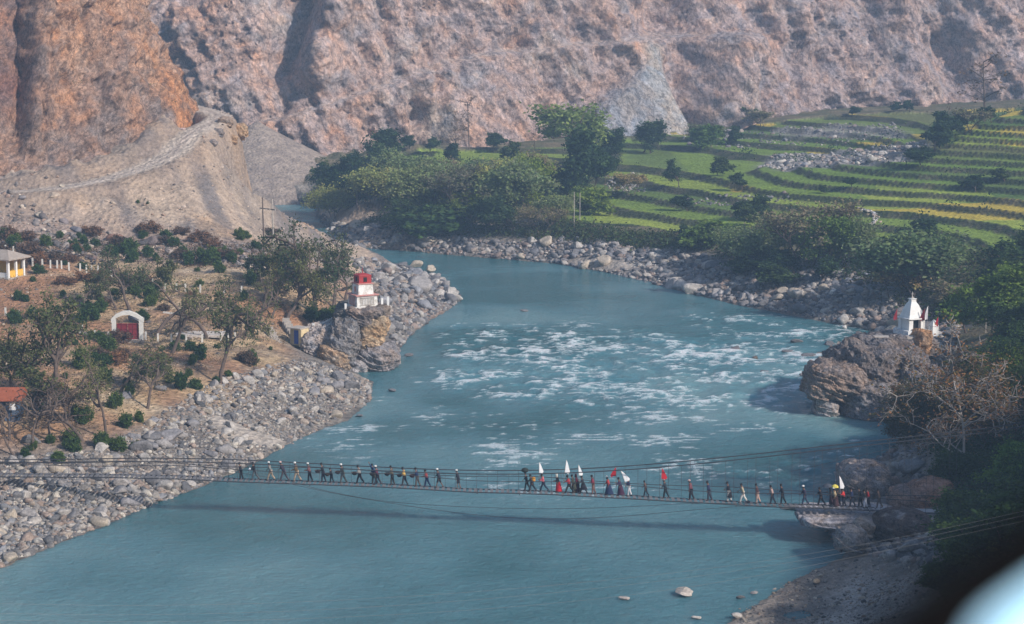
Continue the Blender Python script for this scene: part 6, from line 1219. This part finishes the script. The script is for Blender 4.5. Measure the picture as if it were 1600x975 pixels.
PEOPLE = [
 (377, 1.50, .35, BLK, BLK, HR, 'person all in black, last of the file at the left end of the footbridge', {}),
 (398, 1.62, .8, BLK, (.10, .11, .12), HR, 'person in black with a white cloth bundle, second from the left end', dict(arms='carry', bundle=(.6, .6, .62))),
 (423, 1.72, .8, (.20, .20, .19), TANC, WC, 'person in white cap, speckled grey shirt and tan trousers, third from the left end', {}),
 (444, 1.78, .85, (.045, .04, .06), (.09, .09, .11), PC, 'hunched person in a bulky dark jacket with a pinkish cap', dict(lean=.12)),
 (464, 1.75, .75, (.12, .085, .05), TANC, WC, 'person in white cap, dark-fronted tan top and tan trousers', dict(arms='carry')),
 (484, 1.70, .5, (.16, .08, .085), BLK, WC, 'person in white cap, dusty red shirt and black trousers', dict(arms='carry')),
 (505, 1.75, .4, BLK, (.04, .04, .06), HR, 'bareheaded person in a black waistcoat over white sleeves carrying a basket', dict(basket=1, sleeves=WHT)),
 (518, 1.32, .4, BLK, BLK, HR, 'small child in black with a dark basket, behind the waistcoat wearer', dict(basket=1)),
 (536, 1.72, .6, (.03, .035, .035), (.09, .10, .10), WC, 'person in white cap and dark shirt with a basket, ahead of the child', dict(basket=1)),
 (562, 1.68, .85, (.27, .26, .25), BLK, HR, 'bareheaded person in a light grey shirt striding with a basket', dict(basket=1)),
 (584, 1.75, .5, (.025, .06, .14), (.08, .08, .07), HR, 'person in a blue jacket raising one arm high', dict(arms='raise', off=.25)),
 (590, 1.72, .7, (.11, .04, .07), (.05, .055, .07), WC, 'person in white cap and maroon waistcoat beside the one with a raised arm', dict(basket=1, off=-.2)),
 (613, 1.72, .35, (.10, .09, .06), (.06, .055, .05), HR, 'person in an olive brown shirt with a big dark basket at the hip', dict(basket=1)),
 (632, 1.66, .6, (.55, .36, .10), (.06, .06, .07), HR, 'person in a mustard yellow shirt carrying a dark basket', dict(basket=1)),
 (652, 1.68, .4, NAVY, (.13, .11, .10), HR, 'person in a navy shirt with a reddish basket', dict(basket=2)),
 (667, 1.55, .6, (.24, .05, .05), NAVY, HR, 'short person in a brick red shirt and dark trousers', dict(arms='carry')),
 (686, 1.72, .75, (.03, .03, .045), (.04, .04, .05), WC, 'person in white cap and dark shirt with bare lower legs', dict(short=True)),
 (716, 1.70, .45, (.03, .03, .04), (.04, .04, .05), WC, 'person in white cap, black waistcoat and shorts, walking alone at the middle', dict(short=True)),
 (823, 1.62, .7, BLK, (.05, .06, .06), HR, 'person in black with a dark bundle on the head', dict(headload=1, off=.2)),
 (831, 1.55, .9, (.05, .05, .05), (.03, .04, .05), HR, 'striding person in dark clothes with an orange backpack', dict(pack=(.75, .33, .05), off=-.2)),
 (849, 1.60, .95, (.75, .17, .20), (.03, .04, .07), HR, 'person in a bright pink top with a white pennant', dict(flag='w1', arms='pole')),
 (872, 1.62, .4, BLK, None, ('scarf', (.55, .54, .5)), 'person in a pale headscarf, black top and long red skirt', dict(skirt=(.5, .02, .03), arms='carry')),
 (889, 1.65, 1.0, (.42, .04, .05), (.06, .055, .05), HR, 'striding person in red with the tallest white pennant', dict(flag='w2', arms='pole', off=-.2)),
 (896, 1.62, .3, (.07, .075, .05), None, HR, 'person in a dark olive long coat between two wearing red', dict(longc=(.06, .065, .05), leg2=BLK)),
 (902, 1.62, .3, (.20, .03, .05), None, ('scarf', (.10, .04, .05)), 'person in a maroon shawl and long dark skirt beside the olive coat', dict(skirt=(.05, .02, .03), off=.3)),
 (911, 1.62, .7, (.03, .035, .045), (.05, .05, .05), HR, 'person in dark clothes under a small white pennant', dict(flag='w3', arms='pole', longc=(.03, .03, .04))),
 (927, 1.68, .3, (.22, .035, .06), (.22, .12, .10), HR, 'person in a crimson patterned shawl and mottled trousers', dict(shawl=(.20, .05, .07), arms='carry')),
 (951, 1.66, .6, (.42, .06, .06), None, WC, 'person in a grey-white cap, scarlet top and long navy skirt', dict(skirt=(.03, .045, .10), longc2=(.4, .05, .05))),
 (969, 1.60, .5, (.06, .04, .09), None, HR, 'person in a plum dress under a red pennant', dict(skirt=(.07, .03, .06), flag='r1', arms='pole')),
 (983, 1.62, .4, (.025, .03, .07), (.60, .58, .6), HR, 'person in a navy top and white trousers holding a slanting white pennant', dict(flag='w4', arms='pole')),
 (1009, 1.45, .7, (.13, .085, .07), (.03, .035, .05), HR, 'small person in a brown shirt walking alone with swinging arms', {}),
 (1040, 1.68, .5, (.04, .05, .06), (.03, .035, .04), PC, 'person in dark clothes under a bright red flag', dict(flag='r2', arms='pole')),
 (1080, 1.72, .4, (.18, .07, .085), (.03, .03, .035), PC, 'person in a dusty maroon shirt walking alone right of the red flag', dict(arms='still')),
 (1108, 1.72, .4, (.035, .04, .09), (.05, .05, .07), HR, 'person in a dark navy jacket left of two in white trousers', dict(arms='still')),
 (1139, 1.75, .4, (.02, .02, .025), (.62, .57, .54), HR, 'person in a black jacket and white trousers', dict(arms='carry', longc=(.02, .02, .025), leg2=(.62, .57, .54))),
 (1161, 1.68, .85, (.42, .36, .26), (.66, .63, .6), HR, 'striding person in a beige top and white trousers', {}),
 (1184, 1.72, .4, (.09, .05, .05), (.48, .33, .28), HR, 'person in a long dark maroon shirt and peach trousers', dict(arms='still')),
 (1207, 1.65, .55, (.42, .30, .27), (.03, .035, .05), HR, 'person in a pale pinkish shirt and dark trousers', {}),
 (1223, 1.78, .55, (.02, .022, .028), (.02, .025, .03), HR, 'tall person all in black right of the pale pinkish shirt', {}),
 (1258, 1.70, .6, (.04, .035, .07), (.05, .07, .12), WC, 'person in white cap and dark blue clothes near the first rocks', {}),
 (1283, 1.60, .75, (.02, .02, .025), (.02, .022, .025), HR, 'person in black striding left of the grey umbrella', {}),
 (1300, 1.60, .3, (.10, .09, .09), None, HR, 'person in a dark skirt holding a grey umbrella', dict(skirt=(.06, .03, .04), umb=(.07, .08, .10), arms='pole', off=.3)),
 (1305, 1.66, .3, (.42, .33, .20), None, WC, 'person in a beige jacket and white cap next to the grey umbrella', dict(skirt=(.06, .03, .035), off=-.3)),
 (1311, 1.60, .3, (.05, .05, .05), BLK, HR, 'person in dark clothes under a small yellow umbrella', dict(umb=(.75, .62, .12), arms='pole', small=1, off=.1)),
 (1319, 1.58, .3, (.62, .05, .05), (.03, .03, .04), HR, 'person in a bright scarlet top with a white pennant at the right end', dict(flag='w5', arms='pole')),
 (1332, 1.70, .6, (.02, .03, .08), (.03, .035, .05), HR, 'person in a navy coat right of the scarlet top', dict(arms='still')),
 (1345, 1.70, .4, (.02, .02, .02), (.02, .02, .02), HR, 'person in black in front of the round-topped boulder', dict(arms='still', off=.2)),
 (1352, 1.62, .3, (.03, .03, .03), (.55, .58, .68), HR, 'person in a dark top and pale blue trousers near the right end', dict(off=-.15)),
 (1358, 1.65, .3, (.35, .03, .03), (.03, .03, .05), HR, 'person in a dark red top next to pale blue trousers', dict(off=.2)),
 (1374, 1.70, .6, (.14, .10, .08), (.14, .11, .09), HR, 'person in drab brown clothes, first stepping on from the right bank', {}),
]
for (px, hh_, sd, top, leg, head, lab, ex) in PEOPLE:
    ex = dict(ex); kw = {k: ex[k] for k in ('arms', 'lean', 'short', 'skirt', 'longc', 'shawl', 'pack', 'off') if k in ex}
    if leg is None and 'leg2' in ex: leg = ex['leg2']
    if ex.get('basket') and 'arms' not in kw: kw['arms'] = 'carry'
    e, wp = person(px, hh_, sd, top, leg, head, lab, **kw); who = lab.split('person')[1][:60] if 'person' in lab else lab
    if ex.get('basket'): basket(wp('haL', V3(.10, -.02, -.05)), 'basket carried by the ' + ' '.join(lab.split()[:10]), (.05, .035, .03) if ex['basket'] == 1 else (.13, .05, .045))
    if ex.get('bundle'): m = MB(); m.lathe([(.03, -.14), (.14, -.08), (.16, .03), (.08, .13), (.02, .16)], (0, 0, 0), 9); o = m.build('cloth_bundle', M_CWHITE, None, True); o.location = wp('haL', V3(.08, -.05, 0)); tag(o, 'white cloth bundle carried by the second person from the left', 'bundle')
    if ex.get('headload'): m = MB(); m.lathe([(.12, 0), (.30, .08), (.34, .2), (.28, .34), (.10, .42)], (0, 0, 0), 11); o = m.build('head_bundle', cloth((.03, .035, .03)), None, True); o.location = wp('head', V3(0, 0, .13)); tag(o, 'large dark bundle balanced on a head beside the orange backpack', 'bundle')
    f = ex.get('flag')
    if f:
        P_ = dict(w1=(1.0, .48, M_CWHITE, 0, 'white pennant above the bright pink top', .35), w2=(1.25, .55, M_CWHITE, .12, 'tallest white pennant, above the striding person in red', .45), w3=(1.0, .45, M_CWHITE, -.05, 'small slim white pennant right of the tallest one', .25), r1=(.85, .6, M_CRED, 0, 'red pennant above the plum dress', .35), w4=(1.1, .6, M_CWHITE, -.35, 'slanting white pennant over white trousers', -.15), r2=(1.0, .65, M_CRED, .05, 'bright red flag right of the small brown-shirted walker', .3), w5=(1.2, .5, M_CWHITE, -.08, 'white pennant among the crowd at the right end', .2))[f]
        q = wp('haL', V3(.03, 0, 0)); pennant(q + Vector((0, 0, P_[5] + .30)), P_[0], P_[1], R(5 if f != 'r1' else 175), P_[2], P_[4], 'flag', 'flags carried over the footbridge', pole=P_[5] + .55 if P_[5] > 0 else .6, parent_tilt=P_[3])
    if ex.get('umb'):
        r_ = .35 if ex.get('small') else .52; e2 = empty('umbrella', wp('haL', V3(.0, 0, .0))); tag(e2, ('small yellow umbrella' if ex.get('small') else 'dark grey umbrella') + ' held over the crowd at the right end', 'umbrella'); m = MB(); m.lathe([(r_, .55), (r_ * .8, .68), (r_ * .4, .78), (.01, .82), (.0, .80), (r_ * .4, .76), (r_ * .78, .66)], (0, 0, 0), 8); m.build('canopy', cloth(ex['umb']), e2); m = MB(); m.tube([(0, 0, -.12), (0, 0, .85)], .012, 5); m.build('shaft', M_DARK, e2)
o = MB(); o.lathe([(.04, -.1), (.16, -.06), (.18, .05), (.08, .14)], (0, 0, 0), 9); o = o.build('bag', cloth(BLK), None, True); o.location = dpos(onplane(1169, 780).x, -.1, .12); tag(o, 'small dark bag set down on the deck behind white trousers', 'bag')

# ================================================================== vehicle mirror close to the photographer (out of focus)

th = math.atan2(125, 255); dpt = .66; k_ = dpt / F
def mp_(px, py, d=0.0): return cam.location + ray(px, py) * (dpt + d)
cn = mp_(1325, 930); U_ = Vector((math.cos(th), 0, math.sin(th))); W_ = .24; Hh_ = .16
mir = empty('wing_mirror', cn + U_ * W_ / 2 + Vector((math.sin(th), -.0, -math.cos(th))) * Hh_ / 2); mir.rotation_euler = (Matrix.Rotation(R(16), 3, 'Z') @ Matrix.Rotation(R(-24), 3, 'X') @ Matrix.Rotation(-th, 3, 'Y')).to_euler(); tag(mir, 'blurred black-rimmed vehicle mirror reflecting pale blue sky, bottom right corner', 'mirror')
def rounded(w, h, y0, y1, r_=.02, n=5, inset=0.0):
    P = []
    for cx, cy, a0 in ((w / 2 - r_, h / 2 - r_, 0), (-w / 2 + r_, h / 2 - r_, 90), (-w / 2 + r_, -h / 2 + r_, 180), (w / 2 - r_, -h / 2 + r_, 270)):
        for i in range(n + 1): a = R(a0 + 90 * i / n); P.append((cx + r_ * math.cos(a), cy + r_ * math.sin(a)))
    return P
P = rounded(W_, Hh_, 0, 0); n = len(P); V = [(x, 0, z) for x, z in P] + [(x * 1.0, .03, z) for x, z in P] + [(x * .7, .08, z * .7) for x, z in P] + [(x * .84, 0, z * .77) for x, z in P] + [(x * .83, .008, z * .76) for x, z in P]
Fs = [(i + a * n, (i + 1) % n + a * n, (i + 1) % n + (a + 1) * n, i + (a + 1) * n) for a in (0, 1) for i in range(n)] + [(i, i + 3 * n, (i + 1) % n + 3 * n, (i + 1) % n) for i in range(n)] + [(i + 3 * n, i + 4 * n, (i + 1) % n + 4 * n, (i + 1) % n + 3 * n) for i in range(n)] + [tuple(range(2 * n, 3 * n))]
m = MB(); m.add(V, Fs); m.build('housing', simple('black_plastic', (.008, .008, .009), .9, 20, .1, 0.0), mir)
gm, nt, b, o = new_mat('mirror_glass'); b.inputs['Base Color'].default_value = (.42, .74, 1.0, 1); b.inputs['Metallic'].default_value = 1; b.inputs['Roughness'].default_value = .06
P2 = rounded(W_ * .83, Hh_ * .76, 0, 0); m = MB()
V = [(x, .006 + 0.0, z) for x, z in P2]; V += [(x, y + .002, z) for x, y, z in V]; n = len(P2); m.add(V, [tuple(range(n)), tuple(range(2 * n - 1, n - 1, -1))] + [(i, i + n, (i + 1) % n + n, (i + 1) % n) for i in range(n)]); m.build('mirror_glass', gm, mir)
m = MB(); m.tube([(W_ * .35, .03, -Hh_ * .4), (W_ * .45, .05, -Hh_ * .9), (W_ * .8, .10, -Hh_ * 1.2)], [.018, .016, .02], 8); m.build('arm', simple('black_plastic', (.008, .008, .009), .9, 20, .1, 0.0), mir)

# ================================================================== a label of its own for every bush and larger boulder, by the nearest landmark
LMK = [(20, 415, 'pavilion'), (200, 505, 'gateway'), (15, 640, 'red-roofed house'), (468, 520, 'blue-doored hut'), (570, 460, 'red-topped shrine'), (418, 360, 'electric pole'), (310, 520, 'concrete slab'), (345, 660, 'left sand patch'), (75, 600, 'big dark tree'),
       (720, 470, 'stony point'), (1430, 490, 'white shrine'), (940, 412, 'far sand patch'), (1350, 745, 'huge flat-topped boulder'), (500, 595, 'gravel spit'), (180, 745, 'left footbridge span'), (1300, 590, 'dark headland'), (30, 880, 'lower left corner'), (700, 340, 'willow grove'), (250, 360, 'foot of the scree'), (650, 420, 'big tan boulder'), (1262, 380, 'tall brownish tree'), (550, 345, 'river bend'), (90, 480, 'mound-shaped rock')]
bpy.context.view_layer.update()
ORD = ['', 'first', 'second', 'third', 'fourth', 'fifth', 'sixth', 'seventh', 'eighth', 'ninth', 'tenth', 'eleventh', 'twelfth', 'thirteenth', 'fourteenth', 'fifteenth', 'sixteenth', 'seventeenth', 'eighteenth', 'nineteenth', 'twentieth', 'twenty-first', 'twenty-second', 'twenty-third', 'twenty-fourth', 'twenty-fifth', 'twenty-sixth', 'twenty-seventh', 'twenty-eighth', 'twenty-ninth', 'thirtieth', 'thirty-first', 'thirty-second', 'thirty-third', 'thirty-fourth', 'thirty-fifth']
bk = {}
for o in AUTO:
    q = o.matrix_world.translation; px, py = proj(q.x, q.y, q.z); L = min(LMK, key=lambda l: (l[0] - px) ** 2 + ((l[1] - py) * 1.6) ** 2); dx, dy = px - L[0], (py - L[1]) * 1.6
    w = ('right of' if dx > 0 else 'left of') if abs(dx) > abs(dy) else ('below' if dy > 0 else 'above'); bk.setdefault((o['category'] + ('b' if 'brown' in o['group'] else ''), w, L[2]), []).append((px, o))
for (cat, w, l), lst in bk.items():
    lst.sort(key=lambda t: t[0])
    for i, (px, o) in enumerate(lst):
        s_ = (('brown shrub ' if 'brown' in o['group'] else 'green bush ') if cat[:4] == 'bush' else 'larger boulder ') + w + ' the ' + l
        if len(lst) > 1: s_ += ', ' + (ORD[i + 1] if i + 1 < len(ORD) else 'number %d' % (i + 1)) + ' from left'
        o['label'] = s_
